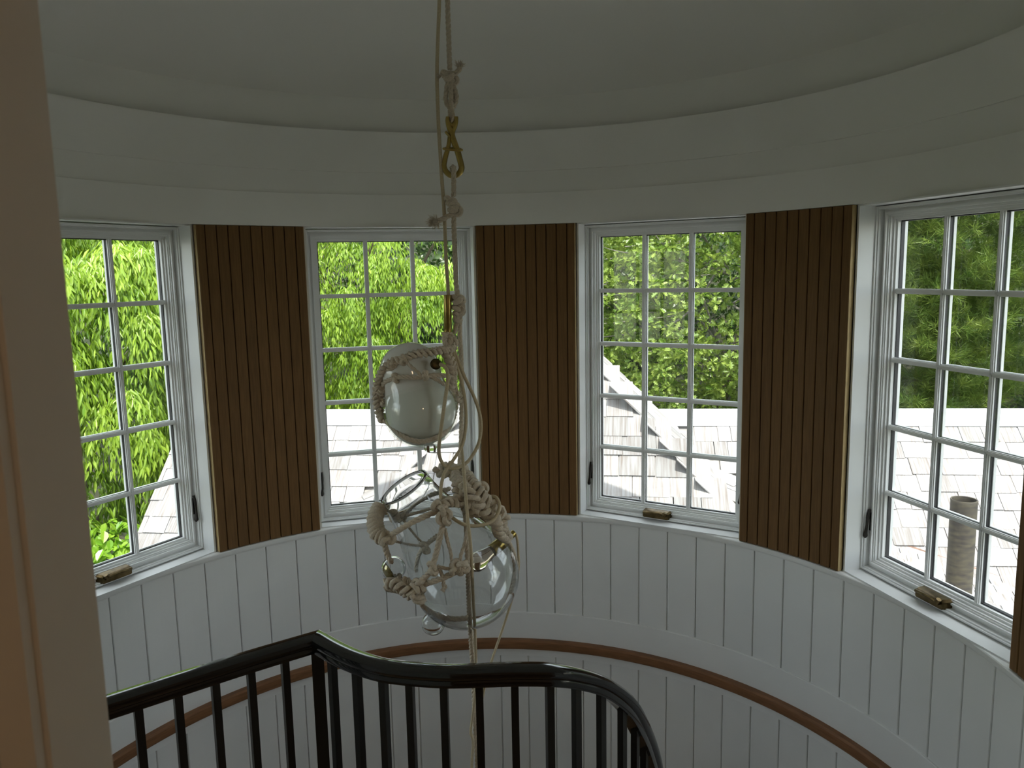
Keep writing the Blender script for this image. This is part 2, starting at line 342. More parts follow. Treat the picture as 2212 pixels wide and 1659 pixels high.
# ------------------------------------------------------------------ windows
def window_meshes():
    y0 = 2.0; out_ = {}
    def put(k, mb, m, sm=None): out_[k] = to_mesh(k, mb, M[m], sm)
    zo = ZSILL
    R = lambda ho, hi, a0, a1, mb: mb.ringbar(ho, hi, ZT + (ho - JH) - zo + .0, ZT + (hi - JH) - zo, (JH - ho), (JH - hi), a0 - y0, a1 - y0)
    # jamb lining and stepped frame; every ring is inset by the same amount on all four sides
    mb = MB(); mb.ringbar(JH, .459, ZT - zo, ZT - zo - .007, 0, .006, 1.872 - y0, 2.10 - y0)
    put('jamb', mb, 'sash')
    def nest(pairs, back, mb):
        for ho, hi, yf in pairs:
            so = (JH - ho) / (JH - GH) ; si = (JH - hi) / (JH - GH)
            tO, tI = ZT - (ZT - GT) * so, ZT - (ZT - GT) * si
            bO, bI = ZSILL + (GB - ZSILL) * so, ZSILL + (GB - ZSILL) * si
            mb.ringbar(ho, hi, tO - zo, tI - zo, bO - zo, bI - zo, yf - y0, back - y0)
    mb = MB(); nest([(.4588, .4525, 1.955), (.4525, .4475, 1.964), (.4475, .4345, 1.992)], 2.09, mb); put('frame', mb, 'sash')
    mb = MB(); nest([(.4345, .4270, 1.984), (.4270, .4215, 1.994), (.4215, .4165, 2.000), (.4165, .4085, 2.013), (.4085, GH, 2.024)], 2.075, mb); put('sash', mb, 'sash')
    mb = MB(); nest([(GH, GH - .004, GY)], GY + .017, mb); put('gasket', mb, 'spacer')
    H, Wd = GT - GB, 2 * GH
    def muntin(vert, L):
        mb = MB()
        for hw, f, b in ((.0115, GY - .010, GY - .0042), (.0075, GY - .016, GY - .010), (.0035, GY - .019, GY - .016), (.0105, GY + .017, GY + .030)):
            if vert: mb.box(-hw, hw, f - y0, b - y0, 0, L)
            else: mb.box(0, L, f - y0, b - y0, -hw, hw)
        return mb
    def spac(vert, L):
        mb = MB(); hw = .0065
        if vert: mb.box(-hw, hw, GY + .0005 - y0, GY + .017 - y0, 0, L)
        else: mb.box(0, L, GY + .0005 - y0, GY + .017 - y0, -hw, hw)
        return mb
    put('vm', muntin(True, H), 'sash'); put('hm', muntin(False, Wd), 'sash'); put('vs', spac(True, H), 'spacer'); put('hs', spac(False, Wd), 'spacer')
    put('pane', MB().box(-Wd / 6, Wd / 6, GY - .004 - y0, GY - y0, 0, H / 5), 'pane')
    # casement operator: rounded housing with a folded handle lying along it
    def pill(L, hgt, dep, taper, ch=.006):
        mb = MB(); n = 8; pr = []
        for x, z in ((-L/2+ch, 0), (L/2-ch, 0), (L/2, ch), (L/2, hgt-ch*1.6), (L/2-ch*1.6, hgt), (-L/2+ch*1.6, hgt), (-L/2, hgt-ch*1.6), (-L/2, ch)): pr.append((x, z))
        vs = [(x, 0, z) for x, z in pr] + [(x * taper, -dep * .75, z * .96 + .001) for x, z in pr] + [(x * taper * .94, -dep, z * .8 + .004) for x, z in pr]
        fs = [tuple(range(n))] + [tuple(range(3 * n - 1, 2 * n - 1, -1))]
        for q in (0, 1):
            fs += [(q*n+i, q*n+(i+1) % n, q*n+n+(i+1) % n, q*n+n+i) for i in range(n)]
        return mb.add(vs, fs)
    put('crank', pill(.165, .046, .042, .95), 'antique', SM)
    mb = MB(); n = 8
    path = [(-.072, -.040, .030), (-.04, -.046, .034), (0, -.048, .036), (.03, -.047, .034), (.045, -.046, .030)]
    mb.tube(spline(path, .01), .0085, 8); mb.lathe([(0, .001), (0, .011), (.012, .012), (.022, .010), (.022, .001)], (.052, -.048, .026), (.5, 0, 1), 12)
    put('handle', mb, 'antique', SM)
    # sash lock: dark plate with a spoon-ended lever
    mb = MB(); mb.box(-.0065, .0065, -.006, 0, -.04, .045); put('lockplate', mb, 'bronze')
    pth = spline([(0, -.012, .062), (.001, -.020, .03), (0, -.024, -.01), (-.003, -.026, -.045), (-.006, -.027, -.075)], .006)
    rr = np.interp(np.linspace(0, 1, len(pth)), [0, .25, .55, .8, .93, 1], [.006, .0075, .0055, .0075, .0115, .004])
    put('lever', MB().tube(pth, rr, 8), 'bronze', SM)
    return out_
WM = window_meshes()
WLAB = ['white casement window with yellow-green weeping leaves and a broad-leaved shrub, cut off by the jamb',
        'white casement window behind the hanging globes, green leaves above a shingled roof',
        'white casement window showing lobed oak leaves above a blown-out pale roof',
        'white casement window showing pine boughs and a grey vent pipe']
WLAB += ['white casement window round the wall behind the door jamb', 'white casement window round the wall past the picture edge']
for i, a in enumerate(WINC + [WALL_WIN[0], WALL_WIN[-1]]):
    b = polar(a, 2.0, ZSILL)
    r = tag(empty('window_%d' % (i + 1), b, -a), WLAB[i], 'window', kind='structure')
    for nm in ('jamb', 'frame', 'sash', 'gasket'):
        link({'jamb': 'jamb', 'frame': 'window_frame', 'sash': 'sash', 'gasket': 'gasket'}[nm], WM[nm], r)
    for j in (1, 2):
        o = link('muntin', WM['vm'], r); o.location = (-GH + 2 * GH * j / 3, 0, GB - ZSILL)
        q = link('spacer', WM['vs'], r); q.location = o.location
    for j in range(1, 5):
        o = link('muntin', WM['hm'], r); o.location = (-GH, 0, GB - ZSILL + (GT - GB) * j / 5)
        q = link('spacer', WM['hs'], r); q.location = o.location
    for j in range(5):
        for c in range(3):
            o = link('pane', WM['pane'], r); o.location = (-GH + 2 * GH * (c + .5) / 3, 0, GB - ZSILL + (GT - GB) * j / 5)
    o = link('crank', WM['crank'], r); o.location = (-.03, -.008, .014); o['label'] = 'antique brass window crank housing'
    h = link('handle', WM['handle'], o)
    if i == 0: h.scale = (-1, 1, 1)
    for sx in (-1, 1):
        o = link('sash_lock', WM['lockplate'], r); o.location = (sx * .441, -.008, .235); o['label'] = 'dark bronze sash lock'
        link('lever', WM['lever'], o)

# ------------------------------------------------------------------ slatted oak panels between the windows
PZ0, PZ1 = ZSILL + .003, ZT - .002
def panel_meshes():
    gap = .0040; tot = PAN_HALF * 2 * S; wfull = tot / 9.56; wend = wfull * .78; o = {}
    def slat(wd):
        mb = MB(); x = wd / 2 - gap / 2; c = .0025
        return mb.prism([(-x, .018), (-x, c), (-x + c, 0), (x - c, 0), (x, c), (x, .018)], 0, PZ1 - PZ0)
    o['slat'], o['slat_end'] = to_mesh('slat', slat(wfull), M['slat']), to_mesh('slat', slat(wend), M['slat'])
    h = PAN_HALF - .003
    mb = MB(); n = 8
    rad_ = [S + .012, S + .042]
    o['back'] = to_mesh('backing', MB().prism([(r_ * math.sin(h * s_), r_ * math.cos(h * s_) - S) for r_, sg in ((rad_[0], 1), (rad_[1], -1)) for s_ in [sg * (-1 + 2 * q / n) for q in range(n + 1)]], 0, PZ1 - PZ0), M['slatback'])
    o['edge'] = to_mesh('edge_strip', MB().box(0, .0035, .003, .030, 0, PZ1 - PZ0), M['oakedge'])
    return o, wfull, wend, tot
PM, WF, WE, TOT = panel_meshes()
PLAB = ['brown slatted oak panel hidden beside the door jamb', 'brown slatted oak panel between the two yellow-green leafy windows',
        'brown slatted oak panel directly behind the hanging globes', 'brown slatted oak panel between the oak-tree window and the vent-pipe window',
        'brown slatted oak panel beyond the vent-pipe window, cut off by the picture edge']
for i, a in enumerate(PANC):
    r = tag(empty('slat_panel', polar(a, S, PZ0), -a), PLAB[i], 'wall panel', 'slatted oak panels between the windows')
    link('backing', PM['back'], r)
    pos = -TOT / 2
    for j in range(10):
        wd = WE if j in (0, 9) else WF; t = (pos + wd / 2) / S; pos += wd
        o = link('slat', PM['slat_end'] if j in (0, 9) else PM['slat'], r)
        o.location = (S * math.sin(t), S * math.cos(t) - S, 0); o.rotation_euler = (0, 0, -t)
    for sg in (-1, 1):
        t = sg * (PAN_HALF - .0012); o = link('edge_strip', PM['edge'], r)
        o.location = (S * math.sin(t) - (.0015 if sg > 0 else .002), S * math.cos(t) - S, 0); o.rotation_euler = (0, 0, -t); o['label'] = 'pale raw oak edge'

# ------------------------------------------------------------------ black stair railing
zr = -1.025
left = [at_height(u, v, zr) for u, v in ((40, 1590), (222, 1531), (380, 1480), (540, 1429), (684, 1386))]
right = [at_height(u, v, zr) for u, v in ((684, 1386), (722, 1408), (765, 1428), (822, 1446), (887, 1455), (963, 1460), (1037, 1458.5), (1113, 1456))]
right += [at_depth(u, v, d) for u, v, d in ((1185, 1457, 2.03), (1247, 1465, 2.08), (1305, 1484, 2.15), (1352, 1521, 2.23), (1379, 1568, 2.31), (1398, 1614, 2.39), (1411, 1662, 2.46), (1420, 1720, 2.54), (1424, 1790, 2.62))]
RAILP = [(-.020, -.024), (.020, -.024), (.0235, -.012), (.021, -.005), (.0275, .002), (.0295, .011), (.027, .019), (.018, .0245), (0, .027),
         (-.018, .0245), (-.027, .019), (-.0295, .011), (-.0275, .002), (-.021, -.005), (-.0235, -.012)]
def sweep(path, prof, start_n=None, end_n=None):
    P = np.asarray(path); T = np.gradient(P, axis=0); T /= np.linalg.norm(T, axis=1, keepdims=True); mb = MB(); vs = []
    for i, p in enumerate(P):
        side = np.cross(T[i], [0, 0, 1.0]); side /= np.linalg.norm(side); up = np.cross(side, T[i])
        nrm = start_n if (i == 0 and start_n is not None) else end_n if (i == len(P) - 1 and end_n is not None) else None
        for x, y in prof:
            q = p + side * x + up * y
            if nrm is not None: q = q + T[i] * (((p - q) @ nrm) / (T[i] @ nrm))
            vs.append(q)
    m = len(prof); fs = [tuple(range(m - 1, -1, -1)), tuple((len(P) - 1) * m + j for j in range(m))]
    for i in range(len(P) - 1):
        fs += [(i * m + j, i * m + (j + 1) % m, (i + 1) * m + (j + 1) % m, (i + 1) * m + j) for j in range(m)]
    return mb.add(vs, fs)
Lp, Rp = spline(left, .03), spline(right, .015)
t1, t2 = Lp[-1] - Lp[-2], Rp[1] - Rp[0]; t1 = t1 / np.linalg.norm(t1); t2 = t2 / np.linalg.norm(t2); mit = t1 + t2; mit /= np.linalg.norm(mit)
base = np.array([Rp[0][0], Rp[0][1], -1.93])
railing = tag(empty('stair_railing', base), 'glossy black stair railing with thin square balusters below the hanging globes', 'railing')
def local(mb, o): mb.v = [tuple(np.asarray(p) - o) for p in mb.v]; return mb
mb = sweep(Lp, RAILP, end_n=mit); obj('handrail', local(mb, base), M['black'], railing, rad(40))
mb = sweep(Rp, RAILP, start_n=mit); obj('handrail', local(mb, base), M['black'], railing, rad(40))
def on_rail(path, u):
    us = np.array([project(p)[0] for p in path]); i = int(np.argmin(abs(us - u))); T = path[min(i + 1, len(path) - 1)] - path[max(i - 1, 0)]
    return path[i], math.atan2(T[1], T[0])
def bal(hw, top, rz, p, zb):
    m = to_mesh('baluster', MB().box(-hw, hw, -hw, hw, zb - p[2], -.018), M['baluster'])
    o = link('baluster', m, railing); o.location = p - base; o.rotation_euler = (0, 0, rz); return o
for u in (120, 207, 293, 378, 459, 533, 605): p, rz = on_rail(Lp, u); bal(.0098, 0, rz, p, -1.93)
for u in (714, 765, 822, 887, 963, 1037, 1113, 1185, 1246, 1299): p, rz = on_rail(Rp, u); bal(.0098, 0, rz, p, -1.93)
for u in (1342, 1372, 1392, 1407, 1417): p, rz = on_rail(Rp, u); bal(.0098, 0, rz, p, p[2] - .9)
o = obj('newel', MB().box(-.017, .017, -.017, .017, -1.93 - zr, -.016), M['baluster'], railing); o.location = Lp[-1] + np.array([0, 0, 0]) - base
o.rotation_euler = (0, 0, .2)
# landing slab following the railing
inner = [(p[0], p[1]) for p in Lp[::4]] + [(p[0], p[1]) for p in Rp[:int(len(Rp) * .62):5]]
poly = [(-.327, -1.925), (-1.2, -1.45), (-1.38, -1.15)] + [(x, y + .03) for x, y in inner] + [(inner[-1][0] + .05, -1.2), (.90, -1.66), (.95, -1.93)]
tag(obj('floor_landing', MB().prism(poly[::-1], -2.06, -1.93), M['floor']), 'oak landing floor inside the stair opening', 'floor', kind='structure')
tag(obj('floor_hall', MB().box(-1.85, 2.4, -5.7, -1.93, -2.06, -1.93), M['floor']), 'oak hall floor leading to the stair landing', 'floor', kind='structure')
hl = tag(empty('ceiling_lamp', (.6, -4.2, .75)), 'small warm ceiling lamp in the hall behind the opening', 'lamp')
obj('lamp_base', MB().lathe([(0, .001), (0, .09), (-.02, .09), (-.02, .001)], (0, 0, 0), (0, 0, 1), 20), M['brass'], hl)
pl = bpy.data.lights.new('lamp_bulb', 'POINT'); pl.energy = 6.0; pl.color = (1.0, .72, .46); pl.shadow_soft_size = .06  # unseen hall lamp added to warm the jamb and lift the boards
po = bpy.data.objects.new('lamp_bulb', pl); COL.objects.link(po); po.parent = hl; po.location = (0, 0, -.09)

# ------------------------------------------------------------------ roofs outside
D_R = np.array([.984859, -.173355, 0.0]); D_DN = np.array([-.173355, -.984859, 0.0])       # ridge direction, downhill direction of the main roof
RIDGE0 = np.array([-2.77, 5.51, -1.35]); PA = rad(42.8)
def in_glass(P, grow=14):
    """does a point show through one of the four windows? (picks the pieces worth building singly)"""
    u, v, k = project(P)
    if k < .5: return False
    d = np.asarray(P) - CAM
    for a in WINC:
        n = np.array([math.sin(a), math.cos(a), 0]); t = np.array([math.cos(a), -math.sin(a), 0])
        q = d @ n
        if q < .2: continue
        X = CAM + d * ((GY - CAM @ n) / q)
        if abs(X @ t) < GH + .03 and GB - .04 < X[2] < GT + .03: return True
    return False
SHW = .15
_m = MB()   # one tapered shingle: x across, y downhill, z up; butt end at y = 0
_m.add([(-.5, -.34, .000), (.5, -.34, .000), (.5, 0, .013), (-.5, 0, .013), (-.5, -.34, -.004), (.5, -.34, -.004), (.5, 0, -.001), (-.5, 0, -.001)],
       [(0, 1, 2, 3), (3, 2, 6, 7), (0, 3, 7, 4), (2, 1, 5, 6), (4, 7, 6, 5), (1, 0, 4, 5)])
SH_ME = to_mesh('shingle', _m, M['shingle'])
SH_V, SH_F = np.array(_m.v), _m.f
def shingle_field(root, org, ex, ey, ez, x0, x1, y0, rows, expo, keep, first=.19, wmean=.195):
    """courses of shingles on a plane: ex along the course, ey downhill, ez the normal"""
    B = np.stack([ex, ey, ez], 1); rest = MB(); n1 = 0
    for k in range(rows):
        y = y0 + first + expo * k + expo; x = x0; cut = random.uniform(.3, 1.0)
        while x < x1:
            wd = wmean * random.uniform(.55, 1.45) * cut; cut = 1.0; g = random.uniform(.003, .008); xm = x + wd / 2; x += wd
            dy = random.uniform(-.006, .008); P = org + ex * xm + ey * (y + dy) + ez * .016
            if not keep(org + ex * xm + ey * (y - expo * .5)): continue
            tw = random.uniform(-.012, .012); c, s_ = math.cos(tw), math.sin(tw)
            R = B @ np.array([[c, -s_, 0], [s_, c, 0], [0, 0, 1]]); lift = random.uniform(0, .008)
            P = P + ez * lift; sc = np.array([wd - g, 1, 1])
            if in_glass(P) or in_glass(P - ey * expo):
                if n1 < 300:
                    o = link('shingle', SH_ME, root); n1 += 1
                    Mx = Matrix([[R[r_, 0] * sc[0], R[r_, 1], R[r_, 2], P[r_]] for r_ in range(3)] + [[0, 0, 0, 1]])
                    o.matrix_world = Mx; o.matrix_parent_inverse = Matrix.Identity(4); o.matrix_basis = root.matrix_world.inverted() @ Mx if False else Mx
                    continue
            rest.add((SH_V * sc) @ R.T + P, SH_F)
    if rest.v: o = obj('shingle_field', rest, M['shingle'], root); o['kind'] = 'stuff'
def slab(pts, th, m, name, root):
    P = np.array(pts); n = np.cross(P[1] - P[0], P[2] - P[0]); n /= np.linalg.norm(n); n = n if n[2] > 0 else -n; k = len(P)
    return obj(name, MB().add(list(P) + list(P - n * th), [tuple(range(k)), tuple(range(2 * k - 1, k - 1, -1))] + [(i, (i + 1) % k, k + (i + 1) % k, k + i) for i in range(k)]), m, root)
ca, sa, ta = math.cos(PA), math.sin(PA), math.tan(PA)
eyA = D_DN * ca + np.array([0, 0, -sa]); ezA = np.array([D_DN[0] * sa, D_DN[1] * sa, ca]); exA = D_R
# cross gable whose ridge runs from the tower towards the main ridge
NB = polar(.204, 1.0); TB = np.array([NB[1], -NB[0], 0.0]); ZB = -.46; PB = rad(44.6)
def zA(P): return RIDGE0[2] - ((P - RIDGE0) @ D_DN) * ta
def zBcut(P): return zB(P) if (2.0 < P @ NB < 4.9 and abs(P @ TB) < 2.7) else -9
roofA = tag(empty('shingle_roof'), 'weathered grey cedar shingle roof with a flat ridge board outside the windows', 'roof')
LA, DA = 10.2, 3.0
slab([RIDGE0, RIDGE0 + exA * LA, RIDGE0 + exA * LA + eyA * DA, RIDGE0 + eyA * DA], .12, M['dark'], 'roof_deck', roofA)
bk = -D_DN * ca + np.array([0, 0, -sa])
slab([RIDGE0, RIDGE0 + exA * LA, RIDGE0 + exA * LA + bk * 3.2, RIDGE0 + bk * 3.2], .12, M['dark'], 'roof_deck', roofA)
mb = MB()      # ridge board: two flat planks meeting at the ridge
for e, n_, nm in ((eyA, ezA, 'ridge_board'), (bk, np.array([-D_DN[0] * sa, -D_DN[1] * sa, ca]), 'ridge_board')):
    q = [RIDGE0 - exA * .03 + n_ * .034, RIDGE0 + exA * LA + n_ * .034, RIDGE0 + exA * LA + e * .19 + n_ * .034, RIDGE0 - exA * .03 + e * .19 + n_ * .034]
    slab(q, .022, M['cap'], nm, roofA)
roofB = tag(empty('shingle_roof'), 'pale cross gable and shallow saddle roof behind the tower, rake cutting across the oak-tree window', 'roof')
def plane3(A, B, C_):
    n = np.cross(B - A, C_ - A); n = n / np.linalg.norm(n); n = n if n[2] > 0 else -n; return n, n @ A
def axes(n):
    ex = np.cross([0, 0, 1.0], n); ex = ex / np.linalg.norm(ex); ey = np.cross(n, ex); ey = ey if ey[2] < 0 else -ey; return ex, ey
def on_main(u, v): r = ray(u, v); return CAM + r * (((RIDGE0 - CAM) @ ezA) / (r @ ezA))
TS = NB * 2.15 + np.array([0, 0, -1.80])
QB = lambda s_, lat, z: NB * s_ + TB * lat + np.array([0, 0, z])
tb_ = math.tan(PB)
PLB = [plane3(on_main(1403, 958), on_main(1594, 1035), TS), plane3(on_main(985, 995), on_main(759, 1087), TS),      # saddle
       plane3(QB(4.88, 0, ZB), QB(3, 0, ZB), QB(4.88, 1, ZB - tb_)), plane3(QB(4.88, 0, ZB), QB(3, 0, ZB), QB(4.88, -1, ZB - tb_)),   # gable
       plane3(QB(4.1, 0, ZB), QB(4.1, 1, ZB), QB(3.1, 0, ZB - 1.0))]                                                # hipped front of the gable
def zp(k, P): n, d = PLB[k]; return (d - n[0] * P[0] - n[1] * P[1]) / n[2]
def which(P):
    c_ = min((zp(0, P), 0), (zp(1, P), 1)); g_ = min((zp(2, P), 2), (zp(3, P), 3), (zp(4, P), 4)); return max(c_, g_)[1]
def zB(P): return max(min(zp(0, P), zp(1, P)), min(zp(2, P), zp(3, P), zp(4, P)))
mb = MB(); n = 64; gv, gf = [], []
for i in range(n + 1):
    for j in range(n + 1):
        P = QB(2.12 + (4.90 - 2.12) * i / n, -2.6 + 5.2 * j / n, 0); gv.append((P[0], P[1], zB(P) - .012))
for i in range(n):
    for j in range(n):
        q = i * (n + 1) + j; idx = (q, q + 1, q + n + 2, q + n + 1)
        if any(gv[k][2] > zA(np.array(gv[k])) - .25 for k in idx): gf.append(idx)
k = len(gv); used = sorted({i for f in gf for i in f}); mp_ = {i: j for j, i in enumerate(used)}; k = len(used)
top = [gv[i] for i in used]; F_ = [tuple(mp_[i] for i in f) for f in gf]
mb.add(top + [(x, y, z - .10) for x, y, z in top], F_ + [tuple(i + k for i in f[::-1]) for f in F_])
obj('roof_deck', mb, M['dark'], roofB)
for k in range(5):
    n_, d_ = PLB[k]; ex_, ey_ = axes(n_); top_ = QB(4.5, 0, ZB) if k < 2 else QB(4.1, 0, ZB); top_ = top_ + n_ * (d_ - top_ @ n_)
    def keep(P, k=k):
        s_, lat = P @ NB, P @ TB
        return 2.16 < s_ < 4.84 and which(P) == k and abs(lat) < 2.7 and math.hypot(P[0], P[1]) > RO + .02 and abs(zB(P) - P[2]) < .02 and P[2] > zA(P) + .01
    shingle_field(roofB, top_ - ey_ * (3.0 if k < 2 else .6), ex_, ey_, n_, -3.6, 3.6, 0, 34 if k < 2 else 14, .172, keep, first=0)
for sg in (1, -1):
    e_ = TB * sg * math.cos(PB) + np.array([0, 0, -math.sin(PB)]); z_ = np.array([TB[0] * sg * math.sin(PB), TB[1] * sg * math.sin(PB), math.cos(PB)]); c0 = QB(4.1, 0, ZB) + z_ * .03
    slab([c0, c0 + NB * .8, c0 + NB * .8 + e_ * .12, c0 + e_ * .12], .02, M['cap'], 'ridge_board', roofB)
for u0, v0_, u1, v1_ in ((1409, 960, 1600, 1037), (985, 995, 740, 1094)):
    A_, B_ = on_main(u0, v0_), on_main(u1, v1_); obj('valley_flashing', MB().tube([A_ + ezA * .02, B_ + ezA * .02], .006, 6), M['flash'], roofB)
shingle_field(roofA, RIDGE0, exA, eyA, ezA, -.02, LA, 0, 13, .172, lambda P: zBcut(P) < P[2] + .01)
# low skirt roof at the foot of the tower, meeting the main roof in a valley
v0, v1 = np.array([3.30, 3.50, -2.22]), np.array([4.9, 2.68, -2.70])
roofC = tag(empty('shingle_roof'), 'low pale skirt roof at the tower foot below the vent-pipe window', 'roof')
w0, w1 = np.array([1.75, 1.25, -1.98]), np.array([2.75, -.9, -2.30])
exC = (v1 - v0) / np.linalg.norm(v1 - v0); nC = np.cross(exC, w1 - v0); nC /= np.linalg.norm(nC); nC = nC if nC[2] > 0 else -nC
eyC = np.cross(nC, exC); eyC = eyC if eyC[2] < 0 else -eyC
slab([v0 + exC * -1.0, v0 + exC * 3.2, v0 + exC * 3.2 - eyC * 2.6, v0 - exC * 1.0 - eyC * 2.6], .08, M['dark'], 'roof_deck', roofC)
shingle_field(roofC, v0 - eyC * 2.6, exC, eyC, nC, -1.0, 3.2, -.15, 15, .172, lambda P: math.hypot(P[0], P[1]) > RO + .02 and zA(P) < P[2] + .02 and zBcut(P) < P[2] + .02, first=0)
obj('valley_flashing', MB().tube([v0 - exC * .6 + nC * .03, v0 + exC * 3 + nC * .03], .013, 6), M['flash'], roofC)
# vent pipe standing in the valley
pb = at_depth(2084, 1262, 4.55); pt = at_depth(2083, 1078, 4.55); hgt = pt[2] - pb[2] + .35
vp = tag(empty('vent_pipe', (pt[0], pt[1], pt[2] - hgt)), 'grey-green weathered round vent pipe standing on the shingle roof', 'pipe')
Rv = .0705
obj('pipe', MB().lathe([(0, Rv), (hgt * .5, Rv * .995), (hgt - .02, Rv), (hgt - .004, Rv * 1.02), (hgt, Rv * .99), (hgt - .002, Rv * .9), (hgt - .3, Rv * .88), (hgt - .3, .001), (0, .001)], (0, 0, 0), (0, 0, 1), 36), M['lead'], vp, SM)
obj('pipe_boot', MB().lathe([(0, Rv * 1.9), (.12, Rv * 1.15), (.16, Rv * 1.03), (.16, Rv * .9), (0, Rv * .9)], (0, 0, .0), (0, 0, 1), 28), M['lead'], vp, SM)

# ------------------------------------------------------------------ ground and hillside
def ground_z(x, y):
    d = math.hypot(x, y); s_ = min(1, max(0, (d - 11) / 22)); s_ = s_ * s_ * (3 - 2 * s_)
    return -5.2 + 11.0 * s_ * (.55 + .45 * math.cos(math.atan2(x, y) - .35)) + .25 * math.sin(x * .7 + 1) * math.cos(y * .6)
mb = MB(); n = 56; vs, fs = [], []
for i in range(n + 1):
    for j in range(n + 1):
        x, y = -45 + 90 * i / n, -30 + 85 * j / n; vs.append((x, y, ground_z(x, y) if y > -8 else -5.2))
for i in range(n):
    for j in range(n):
        a = i * (n + 1) + j; fs.append((a, a + n + 1, a + n + 2, a + 1))
mb.add(vs, fs); tag(obj('ground', mb, M['ground'], smooth=rad(80)), 'brown leaf-littered hillside rising behind the trees', 'ground', kind='structure')

# ------------------------------------------------------------------ foliage
LM = dict(weep=leaf_mat('weeping leaf', (.14, .27, .016), (.375, .52, .055), .5), weep1=leaf_mat('weeping leaf single', (.14, .27, .016), (.375, .52, .055), .5, False),
          oak=leaf_mat('oak leaf', (.10, .19, .022), (.31, .395, .08), .4), oak1=leaf_mat('oak leaf single', (.10, .19, .022), (.31, .395, .08), .4, False),
          shrub=leaf_mat('shrub leaf', (.15, .33, .02), (.36, .55, .06), .5, False), pine=leaf_mat('pine needle', (.075, .155, .028), (.25, .33, .062), .3),
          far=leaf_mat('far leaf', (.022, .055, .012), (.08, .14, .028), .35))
def unit(v): return v / np.maximum(np.linalg.norm(v, axis=-1, keepdims=True), 1e-9)
LEAF = {  # flat outline (along, across) of one leaf, base at origin, folded along the rib
    'long': np.array([(0, 0), (.35, .11), (.72, .075), (1, 0), (.72, -.075), (.35, -.11)]),
    'broad': np.array([(0, 0), (.2, .24), (.5, .30), (.8, .17), (1, 0), (.8, -.17), (.5, -.30), (.2, -.24)]),
    'oak': np.array([(0, 0), (.25, .06), (.28, .22), (.42, .09), (.55, .32), (.66, .12), (.8, .24), (.88, .06), (1, 0), (.88, -.06), (.8, -.24), (.66, -.12), (.55, -.32), (.42, -.09), (.28, -.22), (.25, -.06)]),
    'kite': np.array([(0, 0), (.45, .2), (1, 0), (.45, -.2)]),
}
def leaf_mesh(kind, m):
    o = LEAF[kind]; h = len(o) // 2
    mb = MB(); mb.add([(a, b, abs(b) * .35 - .25 * a * a * .5) for a, b in o], [tuple(range(0, h + 1)), tuple([h] + list(range(h + 1, len(o))) + [0])])
    me = bpy.data.meshes.new('leaf'); me.from_pydata(mb.v, [], mb.f); me.materials.append(m); return me
def leaves_to_mesh(name, kind, P, D, Nn, L, tone, m, wide=1.0):
    """all leaves of a crown as one mesh: base P, direction D, normal Nn, length L"""
    o = LEAF[kind]; h = len(o) // 2; k = len(o); n = len(P)
    D = unit(D); Sd = unit(np.cross(D, Nn)); U = np.cross(Sd, D)
    al, ac = o[:, 0], o[:, 1] * wide; up = np.abs(ac) * .35 - .125 * al * al
    V = P[:, None] + L[:, None, None] * (al[None, :, None] * D[:, None] + ac[None, :, None] * Sd[:, None] + up[None, :, None] * U[:, None])
    idx = np.arange(n)[:, None] * k; f1 = idx + np.arange(0, h + 1)[None]; f2 = idx + np.array([h] + list(range(h + 1, k)) + [0])[None]
    F = np.stack([f1, f2], 1).reshape(n * 2, h + 1)
    me = bpy.data.meshes.new(name); me.vertices.add(n * k); me.vertices.foreach_set('co', V.reshape(-1).astype(np.float32))
    me.loops.add(F.size); me.loops.foreach_set('vertex_index', F.reshape(-1).astype(np.int32))
    me.polygons.add(len(F)); me.polygons.foreach_set('loop_start', (np.arange(len(F)) * (h + 1)).astype(np.int32))
    me.update(calc_edges=True)
    at = me.attributes.new('tone', 'FLOAT', 'FACE'); at.data.foreach_set('value', np.repeat(tone, 2).astype(np.float32))
    me.materials.append(m); return me
def crown(root, kind, P, D, Nn, L, tone, m, m1, single=0, wide=1.0, off=np.zeros(3)):
    """single = how many of the largest leaves in view are built as leaves of their own"""
    pick = np.zeros(len(P), bool)
    if single:
        sz = L / np.linalg.norm(P - CAM, axis=1); order = np.argsort(-sz * (0.7 + .6 * RNG.random(len(P)))); c = 0; me1 = leaf_mesh(kind, m1)
        for i in order:
            if not in_glass(P[i]): continue
            d = unit(D[i]); s_ = unit(np.cross(d, Nn[i])); u = np.cross(s_, d); o = link('leaf', me1, root)
            o.matrix_basis = Matrix([[d[r] * L[i], s_[r] * L[i] * wide, u[r] * L[i], P[i][r] - off[r]] for r in range(3)] + [[0, 0, 0, 1]])
            pick[i] = True; c += 1
            if c >= single: break
    q = ~pick
    if q.any():
        o = link('foliage', leaves_to_mesh('foliage', kind, P[q] - off, D[q], Nn[q], L[q], tone[q], m, wide), root); o['kind'] = 'stuff'
